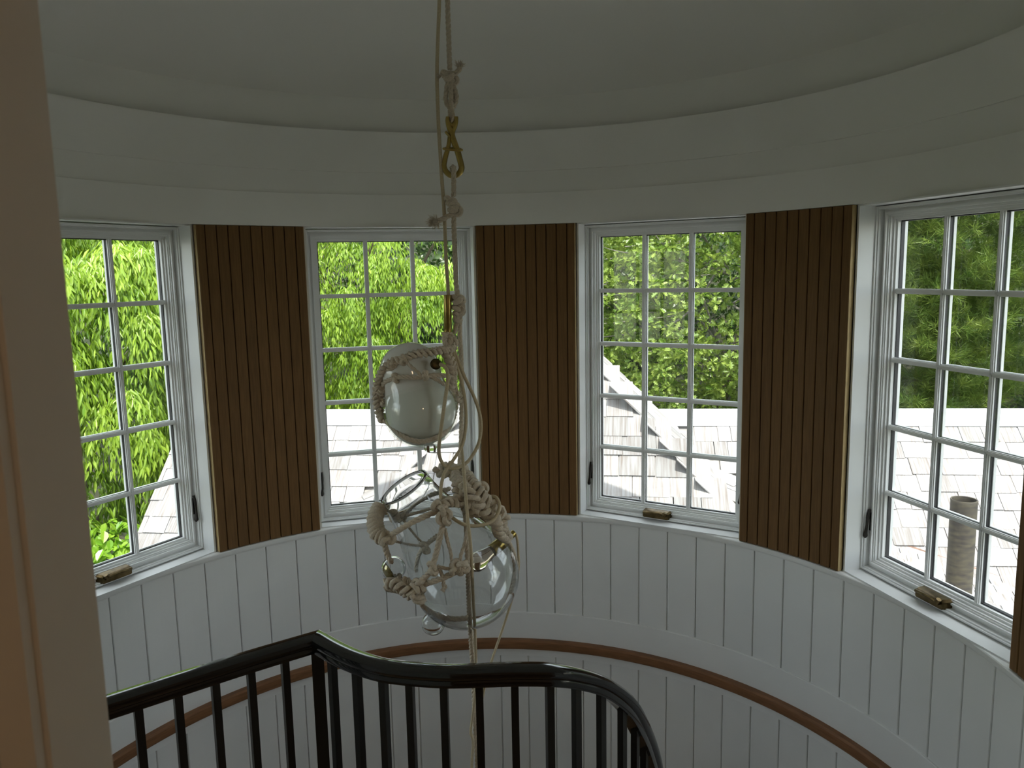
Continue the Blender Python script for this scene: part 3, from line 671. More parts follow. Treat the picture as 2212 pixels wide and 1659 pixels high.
def weeping(centre, R, n_m, n_s, n_l, leaf, mr=(.45, .8), face=None, spread=1.0):
    """drooping sprays: each mound is an arching tuft from which long leaves hang"""
    P, D, N, L, T = [], [], [], [], []
    for _ in range(n_m):
        d = unit(RNG.normal(size=3)); tries = 0
        while face is not None and (d @ face < -.25) and tries < 30: d = unit(RNG.normal(size=3)); tries += 1
        apex = centre + d * R * RNG.uniform(.62, 1.0); rm = RNG.uniform(*mr); tone0 = RNG.uniform(.2, .75)
        out_dir = math.atan2(d[1], d[0])
        az = out_dir + RNG.normal(0, 1.25, n_s) * spread; rho = rm * RNG.uniform(.45, 1.0, n_s); drop = rm * RNG.uniform(.6, 1.25, n_s)
        for k in range(n_s):
            e = np.array([math.cos(az[k]), math.sin(az[k]), 0]); s_ = np.sort(RNG.uniform(.12, 1.0, n_l))
            p = apex + e * (rho[k] * s_)[:, None] + np.array([0, 0, -1.0]) * (drop[k] * s_ ** 2)[:, None] + RNG.normal(0, .025, (n_l, 3))
            tan = unit(e[None] * rho[k] + np.array([0, 0, -1.0]) * (2 * drop[k] * s_)[:, None])
            side = np.array([-e[1], e[0], 0]) * (np.where(np.arange(n_l) % 2, 1, -1) * RNG.uniform(.15, .7, n_l))[:, None]
            dd = unit(tan + side + np.array([0, 0, -.55]) + RNG.normal(0, .15, (n_l, 3)))
            P.append(p); D.append(dd); N.append(unit(e[None] * .6 + np.array([0, 0, .8]) + RNG.normal(0, .35, (n_l, 3))))
            L.append(leaf * RNG.uniform(.7, 1.25, n_l)); T.append(np.clip(tone0 + RNG.normal(0, .18, n_l), 0, 1))
    return map(np.concatenate, (P, D, N, L, T))
def limb(root, pts, r0, r1, m, name='branch', off=np.zeros(3), sides=7):
    q = spline([np.asarray(p) - off for p in pts], .12); obj(name, MB().tube(q, np.linspace(r0, r1, len(q)), sides), m, root, rad(60))
def tree_root(name, c, label, group=None):
    b = np.array([c[0], c[1], ground_z(c[0], c[1])]); return tag(empty(name, b), label, 'tree', group), b

# weeping tree beside the gable end (first window)
c = np.array([-4.8, 6.8, -2.0]); rt_, b = tree_root('weeping_tree', c, 'yellow-green weeping tree filling the window beside the jamb')
vf = unit(CAM - c)
P, D, N, L, T = weeping(c, np.array([2.3, 2.0, 3.8]), 350, 46, 9, .105, (.40, .70), vf, .75)
limb(rt_, [b, c + [.1, 0, -2], c + [.2, -.2, 0], c + [0, 0, 2]], .2, .05, M['bark'], 'trunk', b)
for e in ((1.3, -1.0, -.9), (1.0, -1.2, .6), (-.6, -1.3, .4), (1.4, -.6, 1.3)): limb(rt_, [c + [.1, 0, -1.6 + e[2] * .3], c + np.array(e) * .6, c + np.array(e)], .05, .015, M['bark'], 'branch', b)
crown(rt_, 'long', P, D, N, L, T, LM['weep'], LM['weep1'], 300, 1.0, b)
# weeping tree behind the main roof (second window)
c = np.array([-1.4, 10.6, -.4]); rt_, b = tree_root('weeping_tree', c, 'yellow-green weeping tree rising behind the roof ridge and the hanging globes')
P, D, N, L, T = weeping(c, np.array([3.0, 2.2, 3.0]), 430, 46, 9, .088, (.40, .70), unit(CAM - c), .75)
limb(rt_, [b, c + [.1, 0, -2], c + [0, -.2, 0], c + [0, 0, 2]], .2, .05, M['bark'], 'trunk', b)
for e in ((1.3, -1.7, -.6), (-1.0, -1.7, .6), (.3, -1.8, .2), (1.6, -1.2, 1.2)): limb(rt_, [c + [.1, 0, -1.6 + e[2] * .3], c + np.array(e) * .6, c + np.array(e)], .05, .012, M['bark'], 'branch', b)
crown(rt_, 'kite', P, D, N, L, T, LM['weep'], LM['weep1'], 0, .62, b)
# broad-leaved shrub at the foot of the first window
c = at_depth(235, 1215, 8.0); b = np.array([c[0], c[1], ground_z(c[0], c[1])]); rt_ = tag(empty('shrub', b), 'bright green shrub with broad pointed leaves beside the pale roof edge', 'shrub')
n = 420; d = unit(RNG.normal(size=(n, 3)) + unit(CAM - c) * .9 + np.array([0, 0, .5])); P = c + d * np.array([.62, .5, .48]) * RNG.uniform(.75, 1.0, (n, 1))
N = unit(d + RNG.normal(0, .3, (n, 3)) + np.array([0, 0, .4])); D = unit(np.cross(N, RNG.normal(size=(n, 3))) + np.array([0, 0, -.6]))
crown(rt_, 'broad', P, D, N, .105 * RNG.uniform(.7, 1.25, n), RNG.random(n), LM['weep'], LM['shrub'], 300, 1.0, b)
for e in ((.25, -.1, .1), (-.3, -.1, .2), (0, -.2, .3)): limb(rt_, [b, c + np.array(e) * .3 + [0, 0, -.7], c + np.array(e)], .03, .01, M['bark'], 'stem', b)

def oak_clusters(centre, R, n_b, n_c, per, leaf, face):
    """boughs of leaf rosettes, with gaps between the boughs"""
    P, D, N, L, T = [], [], [], [], []
    for _ in range(n_b):
        d = unit(RNG.normal(size=3))
        while d @ face < -.15: d = unit(RNG.normal(size=3))
        bough = centre + d * R * RNG.uniform(.5, 1.0); t0 = RNG.uniform(.25, .75); sz = np.array([.42, .36, .24]) * RNG.uniform(.7, 1.3)
        for _ in range(n_c):
            a = bough + RNG.normal(0, 1, 3) * sz; ax = unit(d * .35 + np.array([0, 0, .9]) + RNG.normal(0, .3, 3))
            e = unit(RNG.normal(size=(per, 3)) + ax * .3); e[:, 2] -= .2
            P.append(a + e * .02); D.append(unit(e)); N.append(unit(ax + RNG.normal(0, .4, (per, 3)))); L.append(leaf * RNG.uniform(.6, 1.2, per)); T.append(np.clip(t0 + RNG.normal(0, .22, per), 0, 1))
    return map(np.concatenate, (P, D, N, L, T))
# oak beyond the ridge (third window)
c = np.array([3.9, 10.4, -.6]); rt_, b = tree_root('oak_tree', c, 'oak tree with lobed leaves and bare grey branches beyond the pale roof')
P, D, N, L, T = oak_clusters(c, np.array([2.4, 1.8, 3.0]), 165, 13, 9, .125, unit(CAM - c))
limb(rt_, [b, c + [.4, .2, -2.4], c + [.9, .1, -.4], c + [1.0, 0, 2]], .16, .05, M['bark'], 'trunk', b)
for i in range(10):
    e = unit(RNG.normal(size=3) * [1, .35, .8] + [0, -.8, .1]) * np.array([2.0, 1.7, 2.2]); s0 = c + [.7, .2, RNG.uniform(-2, 1)]
    m_ = (s0 + c + e) / 2 + RNG.normal(0, .2, 3); limb(rt_, [s0, m_, c + e, c + e * 1.12 + RNG.normal(0, .2, 3)], .024, .004, M['twig'], 'branch', b, 5)
crown(rt_, 'oak', P, D, N, L, T, LM['oak'], LM['oak1'], 300, 1.0, b)

def pine_needles(tufts, dirs, n_n, ln):
    """needle tufts: thin needles fanning from each twig tip"""
    n = len(tufts); P = np.repeat(tufts, n_n, 0) + RNG.normal(0, .012, (n * n_n, 3)); d = np.repeat(dirs, n_n, 0)
    D = unit(d * .75 + RNG.normal(0, .52, (n * n_n, 3))); N = unit(RNG.normal(size=(n * n_n, 3)))
    return P - d * (RNG.random((n * n_n, 1)) * .09), D, N, ln * RNG.uniform(.7, 1.15, n * n_n), np.clip(np.repeat(RNG.uniform(.1, .9, n), n_n) + RNG.normal(0, .12, n * n_n), 0, 1)
def pine(c, R, n_b, label, n_n=34, ln=.13, group=None, trunk_at=None, bare=6):
    rt_, b = tree_root('pine_tree', c, label, group); face = unit(CAM - c); tf, dr = [], []
    ta_ = np.array(trunk_at) if trunk_at is not None else c
    limb(rt_, [[ta_[0], ta_[1], b[2]], [ta_[0] + .05, ta_[1], (b[2] + c[2]) / 2], ta_, ta_ + [0, 0, R[2] * .9]], .16, .08, M['bark'], 'trunk', b, 10)
    for i in range(n_b):
        d = unit(RNG.normal(size=3)); k = 0
        while d @ face < -.15 and k < 20: d = unit(RNG.normal(size=3)); k += 1
        tip = c + d * np.array(R) * RNG.uniform(.45, 1.0); e = unit(np.array([d[0], d[1], .12 + RNG.normal(0, .12)]))
        nt = RNG.integers(9, 16); L_ = RNG.uniform(.5, .95)
        for q in range(nt):
            s_ = RNG.random(); lat = RNG.normal(0, .17 * (1.1 - s_ * .6))
            sd = np.array([-e[1], e[0], 0]); tf.append(tip - e * L_ * (1 - s_) + sd * lat + np.array([0, 0, RNG.normal(0, .04)])); dr.append(unit(e + sd * np.sign(lat) * .6 + np.array([0, 0, .35])))
        if i < bare + 14: limb(rt_, [[ta_[0], ta_[1], tip[2] - .15], (ta_ * [1, 1, 0] + tip * [1, 1, 0]) / 2 + [0, 0, tip[2] - .1], tip], .022, .006, M['twig'], 'branch', b, 5)
    P, D, N, L, T = pine_needles(np.array(tf), np.array(dr), n_n, ln)
    o = link('needles', leaves_to_mesh('needles', 'kite', P - b, D, N, L, T, LM['pine'], .055), rt_); o['kind'] = 'stuff'
pine(np.array([6.6, 7.6, 1.7]), (2.1, 1.8, 5.0), 760, 'soft green pine boughs close behind the roof outside the vent-pipe window', ln=.14)
pine(np.array([8.6, 5.8, 1.7]), (1.8, 1.8, 5.0), 480, 'pine tree beside the nearer pine, seen at the edge of the vent-pipe window', ln=.14)
pine(np.array([3.4, 14.8, -.2]), (2.6, 1.6, 3.0), 190, 'dark pine with a rough brown trunk behind the oak', n_n=26, ln=.19, trunk_at=[2.05, 13.4, .5], bare=14)
def far_tree(c, R, n, label, leaf=.17):
    rt_, b = tree_root('woodland_tree', c, label, 'dark trees at the back of the wood'); face = unit(CAM - c)
    d = unit(RNG.normal(size=(n, 3)) + face * .5); P = c + d * R * RNG.uniform(.6, 1, (n, 1)); N = unit(d + RNG.normal(0, .5, (n, 3)) + np.array([0, 0, .6])); D = unit(np.cross(N, RNG.normal(size=(n, 3))))
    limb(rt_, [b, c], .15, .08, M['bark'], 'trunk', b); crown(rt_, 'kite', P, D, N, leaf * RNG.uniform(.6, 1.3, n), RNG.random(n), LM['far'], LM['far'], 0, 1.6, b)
FT = [((-8.5, 9.5, -1), 'dark woodland tree far behind the jamb-side window'), ((-5.2, 14, -.5), 'dark woodland tree behind the weeping trees'), ((-.6, 16.5, 0), 'dark woodland tree behind the globe window'),
      ((1.9, 19.0, 1.2), 'dark woodland tree straight behind the slatted panel beside the globes'), ((4.6, 18.5, .3), 'dark woodland tree high behind the oak'), ((8.2, 14.8, .3), 'dark woodland tree between oak and pines'), ((11.6, 12.2, .5), 'dark woodland tree behind the pines'), ((12.5, 7.5, .3), 'dark woodland tree beyond the picture-edge pine')]
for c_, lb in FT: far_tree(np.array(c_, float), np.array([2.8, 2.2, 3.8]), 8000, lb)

# ------------------------------------------------------------------ hanging lamps: rope, cord, hook, two knotted glass globes
def HP(u, v, off=0.0): return at_y(u, v, -off)            # a point by the tower axis; off = metres towards the viewer
def path(pts, off=0.0, step=.006): return spline([HP(p[0], p[1], (p[2] if len(p) > 2 else 0) + off) for p in pts], step)
PXM = 1.0 / 640.0                                        # about one picture pixel, in metres, at the tower axis
def rope_mb(mb, P, R=.0085, pitch=.050, sides=6):
    T, N, B = frames(P); L = np.r_[0, np.cumsum(np.linalg.norm(np.diff(P, axis=0), axis=1))]
    for k in range(3):
        ph = 2 * math.pi * (L / pitch + k / 3); mb.tube(P + (np.cos(ph)[:, None] * N + np.sin(ph)[:, None] * B) * R * .50, R * .56, sides)
    return mb
def braid_mb(mb, P, width=.017, thick=.010, r=.0075, wave=.060, sides=6, flat=None, taper=1.0):
    """crocheted chain: three fat strands plaited along the path"""
    T, N, B = frames(P)
    if flat is not None:
        B = unit(flat(P) - T * np.sum(flat(P) * T, axis=1, keepdims=True)); N = np.cross(T, B)
    L = np.r_[0, np.cumsum(np.linalg.norm(np.diff(P, axis=0), axis=1))]
    for k in range(3):
        ph = 2 * math.pi * (L / wave + k / 3); mb.tube(P + np.sin(ph)[:, None] * N * np.interp(L / L[-1], [0, .6, 1], [width, width, width * taper])[:, None] + np.sin(2 * ph)[:, None] * B * thick, r, sides)
    return mb
def knot_mb(mb, c, size, r, rot=None, sides=6, n=60):
    t = np.linspace(0, 2 * math.pi, n, endpoint=False)
    K = np.stack([np.sin(t) + 2 * np.sin(2 * t), np.cos(t) - 2 * np.cos(2 * t), -np.sin(3 * t) * 1.1], 1) / 3.0 * size
    R = np.array(Matrix.Rotation(rot[0], 3, 'X') @ Matrix.Rotation(rot[1], 3, 'Y') @ Matrix.Rotation(rot[2], 3, 'Z')) if rot is not None else np.eye(3)
    return mb.tube(K @ R.T + np.asarray(c), r, sides, closed=True)
def fray_mb(mb, c, d, n=70, ln=.022):
    d = unit(np.asarray(d, float))
    for _ in range(n):
        e = unit(d + RNG.normal(0, .55, 3)); p0 = np.asarray(c) + RNG.normal(0, .003, 3); l = ln * RNG.uniform(.6, 1.2); sag = RNG.normal(0, .25, 3)
        mb.tube([p0, p0 + e * l * .5, p0 + unit(e + sag) * l], [.0011, .0010, .0005], 3)
    return mb
def wrap_mb(mb, P, Rw, r, turns, sides=6):
    """rope coiled round a core path"""
    n = int(turns * 16); q = np.linspace(0, 1, n); x = np.linspace(0, 1, len(P)); C_ = np.stack([np.interp(q, x, P[:, k]) for k in range(3)], 1)
    T, N, B = frames(C_); ph = 2 * math.pi * turns * q
    return mb.tube(C_ + (np.cos(ph)[:, None] * N + np.sin(ph)[:, None] * B) * Rw, r, sides)
VIEW = np.array([0, -1.0, 0])
def part(name, mb, m, root, org, sm=rad(60)): return obj(name, local(mb, org), M[m], root, sm)

# upper rope from the ceiling to the brass hook
org = HP(977, 258)
rp_ = tag(empty('hanging_rope', org), 'pale twisted cotton rope hanging from the ceiling, knotted above the brass hook', 'rope')
mb = rope_mb(MB(), path([(960, -330), (964, -160), (967, 0), (969, 70), (971, 130), (972, 150)])); part('rope', mb, 'rope', rp_, org)
mb = MB(); knot_mb(mb, HP(969, 164, .008), .021, .0085, (.4, .3, .2)); knot_mb(mb, HP(976, 170, .0), .018, .0080, (1.2, .3, 1.0))
rope_mb(mb, path([(974, 160, .005), (984, 158, .01), (991, 152, .012), (993, 145, .012)]), .0085); part('knot', mb, 'rope', rp_, org)
mb = fray_mb(MB(), HP(993, 146, .012), (.15, -.3, .9), 90, .020); fray_mb(mb, HP(951, 164, .01), (-1, -.1, -.1), 26, .012); part('frayed_end', mb, 'rope', rp_, org)
mb = rope_mb(MB(), path([(970, 172, .004), (966, 186, .006), (964, 200, .006), (963, 215, .004), (966, 226, .002), (972, 232, 0), (979, 230, -.004), (984, 220, -.006), (986, 208, -.004), (982, 192, 0), (975, 176, .004)], 0, .004), .0082)
rope_mb(mb, path([(972, 178, .012), (974, 195, .014), (974, 215, .012), (975, 232, .006), (977, 246, .002), (978, 258, 0), (976, 268, -.006), (973, 258, -.012), (973, 240, -.012), (975, 222, -.010), (979, 205, -.006)], 0, .004), .0082)
part('loop', mb, 'rope', rp_, org)
# brass snap hook
org = HP(978, 378)
hk = tag(empty('snap_hook', org), 'brass snap hook joining the two ropes', 'hook')
sh = lambda pts, r0, off=0: (path(pts, off, .004), r0)
mb = MB(); P = path([(967, 252, .004), (967, 262, .003), (970, 274), (975, 286), (978, 298), (983, 312), (988, 326), (992, 340), (996, 355), (997, 364), (993, 373), (986, 378), (978, 380), (970, 377), (962, 368), (959, 358), (961, 345), (964, 333), (968, 320), (970, 306), (971, 294)], 0, .003)
mb.tube(P, np.interp(np.linspace(0, 1, len(P)), [0, .12, .2, .5, .75, 1], [.006, .0095, .0098, .0098, .0088, .006]), 8)
P = path([(985, 252, .004), (985, 262, .003), (983, 272), (979, 282), (977, 292)], 0, .003); mb.tube(P, .0072, 8)
P = path([(968, 264), (976, 272), (984, 264)], 0, .003); mb.tube(P, .0075, 8)
part('hook_body', mb, 'brass', hk, org)
mb = MB(); mb.tube(path([(958, 321, .006), (963, 323, .010), (978, 324, .012), (992, 325, .010), (998, 324, .004)], 0, .003), .0036, 7); mb.tube(path([(958, 321, .006), (962, 320, -.008), (978, 320, -.012), (994, 322, -.008), (998, 324, .004)], 0, .003), .0036, 7)
part('slide_ring', mb, 'brass', hk, org)
mb = MB(); mb.tube(path([(972, 295, .006), (967, 290, .008), (962, 284, .010)], 0, .003), [.0045, .004, .003, .0022, .002][:1] * len(path([(972, 295, .006), (967, 290, .008), (962, 284, .010)], 0, .003)), 6); part('thumb_catch', mb, 'brass', hk, org)
# lower rope from the hook down to the globes
org = HP(981, 366)
rp2 = tag(empty('hanging_rope', org), 'pale twisted rope below the brass hook with a frayed tail knot', 'rope')
mb = rope_mb(MB(), path([(977, 372, -.012), (976, 364, -.010), (979, 360, .0), (981, 366, .012), (980, 380, .012), (980, 400, .008), (980, 424, .004)])); part('rope', mb, 'rope', rp2, org)
mb = MB(); knot_mb(mb, HP(974, 436, .008), .020, .0085, (.3, .5, .1)); knot_mb(mb, HP(984, 452, .006), .020, .0085, (1.1, .2, .8)); knot_mb(mb, HP(979, 444, .012), .016, .0085, (.2, 1.0, .5)); part('knot', mb, 'rope', rp2, org)
mb = rope_mb(MB(), path([(978, 462, .012), (968, 467, .016), (957, 473, .018), (944, 478, .018)]), .0088); tail = part('rope_tail', mb, 'rope', rp2, org)
mb = fray_mb(MB(), HP(945, 478, .018), (-1, -.2, -.25), 150, .030); part('frayed_end', mb, 'rope', tail, org)
mb = rope_mb(MB(), path([(980, 462), (981, 500), (983, 560), (986, 620), (989, 640)])); part('rope', mb, 'rope', rp2, org)
mb = MB(); knot_mb(mb, HP(989, 648, .006), .021, .0092, (.2, .2, .0)); knot_mb(mb, HP(992, 668, .006), .020, .0090, (1.0, .4, .3)); knot_mb(mb, HP(988, 684, .002), .016, .0085, (.5, 1.2, .6)); part('knot', mb, 'rope', rp2, org)
mb = rope_mb(MB(), path([(988, 690), (985, 705, .004), (982, 720, .004)])); rope_mb(mb, path([(992, 688), (994, 740, -.03), (997, 800, -.06), (997, 880, -.07), (996, 950, -.07), (993, 1000, -.04), (988, 1022, 0)])); part('rope', mb, 'rope', rp2, org)
# rope and cord that fall below the lower globe
org = HP(1010, 1150, .24)
rp3 = tag(empty('hanging_rope', org), 'pale twisted rope trailing straight down in front of the clear globe, behind the black handrail', 'rope')
mb = rope_mb(MB(), path([(1003, 1096, .16), (1007, 1130, .23), (1009, 1180, .24), (1010.5, 1233, .22), (1014, 1320, .14), (1018, 1395, .06), (1022, 1460, .02), (1025, 1540, 0), (1031, 1657, 0), (1038, 1800, 0), (1040, 2050, 0)])); part('rope', mb, 'rope', rp3, org)
# smooth power cords
org = HP(968, 640)
cd_ = tag(empty('power_cord', org), 'thin cream cloth power cord running from the ceiling into the brass tube', 'cord')
part('cord', MB().tube(path([(951, -330), (950, -160), (949, 0), (946, 80), (944, 160), (946, 240), (949, 300), (954, 380), (959, 450), (962, 520), (964, 570), (967, 610), (969, 645)]), .0058, 8), 'cord', cd_, org)
org = HP(968, 720)
tb = tag(empty('brass_tube', org), 'brass cord connector tube above the white globe', 'connector')
axis_ = HP(967, 637, .014) - HP(967.5, 719, .014); Lt = np.linalg.norm(axis_)
tube_ = part('tube', MB().lathe([(0, .004), (0, .0115), (.006, .0128), (.012, .0115), (.014, .0128), (Lt - .003, .0128), (Lt, .0118), (Lt, .004)], HP(967.5, 719, .014), axis_, 24), 'brass', tb, org)
part('gland', MB().lathe([(-.010, .003), (-.010, .008), (0, .0085), (0, .003)], HP(967.5, 719, .014), axis_, 16), 'brass', tube_, org)
org = HP(1000, 1008, .10)
c2 = tag(empty('power_cord', org), 'cream cord looping out beside the white globe', 'cord')
part('cord', MB().tube(path([(970, 718, .02), (975, 735, .03), (986, 770, .04), (1004, 815, .05), (1025, 860, .05), (1038, 905, .05), (1036, 950, .06), (1020, 985, .08), (1000, 1005, .10), (976, 1012, .12), (959, 1004, .14), (949, 984, .16), (949, 955, .185), (955, 910, .20), (962, 860, .195), (967, 826, .18), (967, 806, .165), (961, 792, .155), (950, 787, .145)]), .0058, 8), 'cord', c2, org)
org = HP(1005, 900, .08)
c3 = tag(empty('power_cord', org), 'cream cord dropping from the brass tube and looping over the clear globe', 'cord')
part('cord', MB().tube(path([(967, 718, .02), (974, 745, .04), (985, 785, .06), (997, 825, .07), (1005, 870, .08), (1006, 920, .09), (999, 960, .10), (983, 988, .12), (966, 1012, .14), (957, 1030, .17), (952, 1062, .20), (956, 1091, .22), (972, 1114, .24), (1005, 1134, .25), (1043, 1134, .24), (1068, 1121, .22), (1079, 1093, .20), (1072, 1075, .18), (1058, 1073, .16), (1048, 1084, .14)]), .0056, 8), 'cord', c3, org)
org = HP(1010, 1100, .26)
c4 = tag(empty('power_cord', org), 'cream cord hanging beside the trailing rope in front of the clear globe', 'cord')
part('cord', MB().tube(path([(996, 960, .05), (999, 985, .10), (1003, 1030, .18), (1008, 1094, .25), (1012, 1137, .27), (1017, 1183, .27), (1021, 1271, .22), (1025, 1340, .14), (1027, 1395, .08), (1028, 1440, .04), (1026, 1500, .02), (1021, 1548, .01), (1017, 1580, .01), (1022, 1603, .01), (1019, 1657, .01), (1016, 1800, 0), (1016, 2050, 0)]), .0052, 8), 'cord', c4, org)
org = HP(1112, 1152)
c5 = tag(empty('power_cord', org), 'thin cream cord falling from the brass socket at the side of the clear globe', 'cord')
part('cord', MB().tube(path([(1104, 1158, -.02), (1112, 1152, -.02), (1117, 1165, -.02), (1119.5, 1195, -.02), (1120, 1228, -.02), (1110, 1280, -.02), (1092, 1340, -.02), (1072, 1398, -.01), (1059, 1438, 0), (1046, 1490, 0), (1036, 1550, 0), (1034, 1660, 0), (1040, 1900, 0)]), .0045, 8), 'cord', c5, org)

# white globe lamp
def depth_px(v): return PXM
ca_, cb_ = HP(886, 805, .045), HP(909, 886, .075)         # axis of the pear-shaped bulb
org = HP(912, 968, .08)
g1 = tag(empty('globe_lamp', org), 'white opal glass globe lamp netted in crocheted rope', 'pendant lamp')
ax = cb_ - ca_; La = np.linalg.norm(ax); R1, R2 = 66 * PXM * 1.0, 79 * PXM
def pear(R1, R2, La, n=22, shrink=0.0):
    """outline of two merging spheres along an axis (t measured from the first centre)"""
    pr = []
    for t in np.linspace(-R1, La + R2, n * 2):
        a = max(0, R1 * R1 - t * t) ** .5 if abs(t) <= R1 else 0; b = max(0, R2 * R2 - (t - La) ** 2) ** .5 if abs(t - La) <= R2 else 0
        m_ = (a ** 4 + b ** 4) ** .25; pr.append((t, max(.0008, m_ * 1.0 - shrink)))
    pr[0] = (pr[0][0], .0008); pr[-1] = (pr[-1][0], .0008); return pr
shade = part('opal_shade', MB().lathe(pear(R1 - .003, R2 - .009, La + .002), ca_, ax, 48), 'opal', g1, org, rad(80))
# clear outer skin round the lower half
sk = [(La + R2 * math.sin(t), R2 * math.cos(t)) for t in np.linspace(-.75, math.pi / 2 - .01, 18)]; ski = [(La + (R2 - .005) * math.sin(t), (R2 - .005) * math.cos(t)) for t in np.linspace(math.pi / 2 - .01, -.75, 18)]
part('glass_shell', MB().lathe(sk + ski, ca_, ax, 48, close=True), 'shell', g1, org, rad(60))
dz = unit(np.array([.25, -.9, .35])); part('brass_cap', MB().lathe([(0, .001), (0, .0175), (.006, .0175), (.009, .014), (.010, .001)], HP(941, 787, .138), dz, 24), 'antique', shade, org)
part('bubble', MB().lathe([(.016 * math.cos(t), .022 * math.sin(t) + .0005) for t in np.linspace(0, math.pi, 12)], HP(930, 968, .08), (0.2, 0, 1), 20), 'glass', g1, org, rad(80))
Z5 = lambda x, y: (780 + x * .2049, 700 + y * .2049)
def zpath(pts, off=0.0, step=.005): return path([(*Z5(p[0], p[1]), p[2]) for p in pts], off, step)
mb = braid_mb(MB(), zpath([(960, 240, .05), (900, 270, .09), (800, 285, .12), (700, 300, .135), (600, 312, .14), (530, 330, .14), (450, 372, .135), (380, 385, .125), (300, 410, .11), (240, 470, .10), (200, 560, .085), (170, 660, .075), (165, 740, .07), (180, 860, .065), (205, 960, .065), (240, 1020, .075)]), .013, .008, .0068, .048); part('net_band', mb, 'rope', g1, org)
for pts_, r_ in (([(230, 1015, .075), (290, 1045, .10), (370, 1130, .14), (480, 1205, .17), (600, 1238, .18), (730, 1222, .175), (860, 1160, .15), (930, 1075, .11), (985, 960, .06), (1005, 850, .02)], .0085),
                 ([(350, 560, .14), (450, 560, .165), (560, 565, .175), (660, 555, .18), (760, 540, .175), (880, 545, .15), (940, 560, .12)], .0078), ([(460, 380, .14), (520, 440, .16), (590, 500, .17), (650, 560, .18)], .0055),
                 ([(250, 480, .11), (330, 470, .13), (400, 400, .13)], .006), ([(230, 700, .08), (240, 620, .10), (320, 580, .13), (360, 560, .14)], .0078), ([(700, 540, .178), (800, 590, .17), (880, 640, .15)], .006)):
    part('net_rope', rope_mb(MB(), zpath(pts_), r_), 'rope', g1, org)
mb = braid_mb(MB(), zpath([(890, 300, .10), (940, 400, .11), (965, 520, .10), (955, 640, .08), (985, 740, .05), (1040, 800, .02)]), .012, .009, .0072, .05); part('net_band', mb, 'rope', g1, org)
for x, y, o_, sz in ((680, 545, .182, .013), (360, 570, .14, .013), (450, 372, .14, .015), (210, 720, .075, .017), (200, 690, .085, .015), (230, 830, .07, .015), (220, 990, .07, .014), (330, 430, .13, .012), (900, 290, .10, .02), (930, 200, .03, .02), (890, 130, .03, .014), (960, 190, .02, .018)):
    part('knot', knot_mb(MB(), HP(*Z5(x, y), o_), sz, .0066, tuple(RNG.uniform(0, 3, 3))), 'rope', g1, org)
part('net_rope', rope_mb(MB(), zpath([(890, 120, .03), (880, 170, .05), (900, 240, .07)])), 'rope', g1, org); part('net_rope', rope_mb(MB(), zpath([(930, 100, .02), (985, 150, .02), (960, 240, .04)])), 'rope', g1, org)

# clear glass globe lamp with an open mouth
cg = HP(1005, 1240, .07); Rg = 113 * PXM * 1.03; mouth = HP(874, 1054, .115); org = cg - np.array([0, 0, Rg])
g2 = tag(empty('globe_lamp', org), 'large clear blown glass globe lamp with an open tilted mouth, harnessed in knotted rope', 'pendant lamp')
ax = mouth - cg; La = np.linalg.norm(ax); rm = 55 * PXM * 1.02
outp = [(Rg * math.sin(t), Rg * math.cos(t)) for t in np.linspace(-math.pi / 2 + .005, .42, 30)]
t_e, r_e = outp[-1]
for q in np.linspace(0, 1, 16)[1:]:
    h_ = (1 - q) ** 2 * (1 + 2 * q); outp.append((t_e + (La - t_e) * q, rm + (r_e - rm) * h_ - .02 * math.sin(math.pi * q) * (1 - q)))
th_ = .0045; inn = [(t + (th_ if t < 0 else 0) * 1.0, max(.0006, r - th_)) for t, r in outp]; inn[0] = (outp[0][0] + th_, .0006)
prof = outp + [(La + .006, rm - .001), (La + .0075, rm - .0055), (La + .005, rm - .0105), (La - .004, rm - .0095)] + inn[-2::-1]
part('glass_body', MB().lathe(prof, cg, ax, 72, close=False), 'glass', g2, org, rad(80))
def bead(c_, r, nm='glass_bubble', m='glass'):
    ou = [(r * math.cos(t), max(.0005, r * math.sin(t))) for t in np.linspace(0, math.pi, 20)]; nn = [((r - .0028) * math.cos(t), max(.0004, (r - .0028) * math.sin(t))) for t in np.linspace(math.pi, 0, 20)]
    part(nm, MB().lathe(ou + nn, c_, (.3, .2, 1), 32, close=True), m, g2, org, rad(80))
bead(HP(850, 1228, .16), .0395); bead(HP(936, 1347, .10), .0395)
part('gold_foil', MB().lathe([(.036 * math.cos(t), .036 * math.sin(t)) for t in np.linspace(.5, 1.25, 8)], HP(850, 1228, .16), (-.75, -.2, -.45), 20), 'gold', g2, org)
# brass socket, its stem and the amber bulb inside
sa_, sb_ = HP(1062, 1190, .05), HP(1105, 1156, -.01); dr = sb_ - sa_; Ls = np.linalg.norm(dr)
sock = part('socket', MB().lathe([(0, .001), (0, .021), (.003, .0225), (Ls * .62, .0225), (Ls * .62, .010), (Ls * .78, .010), (Ls * .80, .0125), (Ls * 1.12, .0125), (Ls * 1.14, .004), (Ls * 1.14, .001)], sa_, dr, 28), 'brass', g2, org)
part('bulb', MB().lathe([(0, .001), (0, .020), (-.03, .026), (-.06, .033), (-.082, .030), (-.098, .018), (-.102, .001)], sa_, dr, 28), 'bulb', sock, org, rad(60))
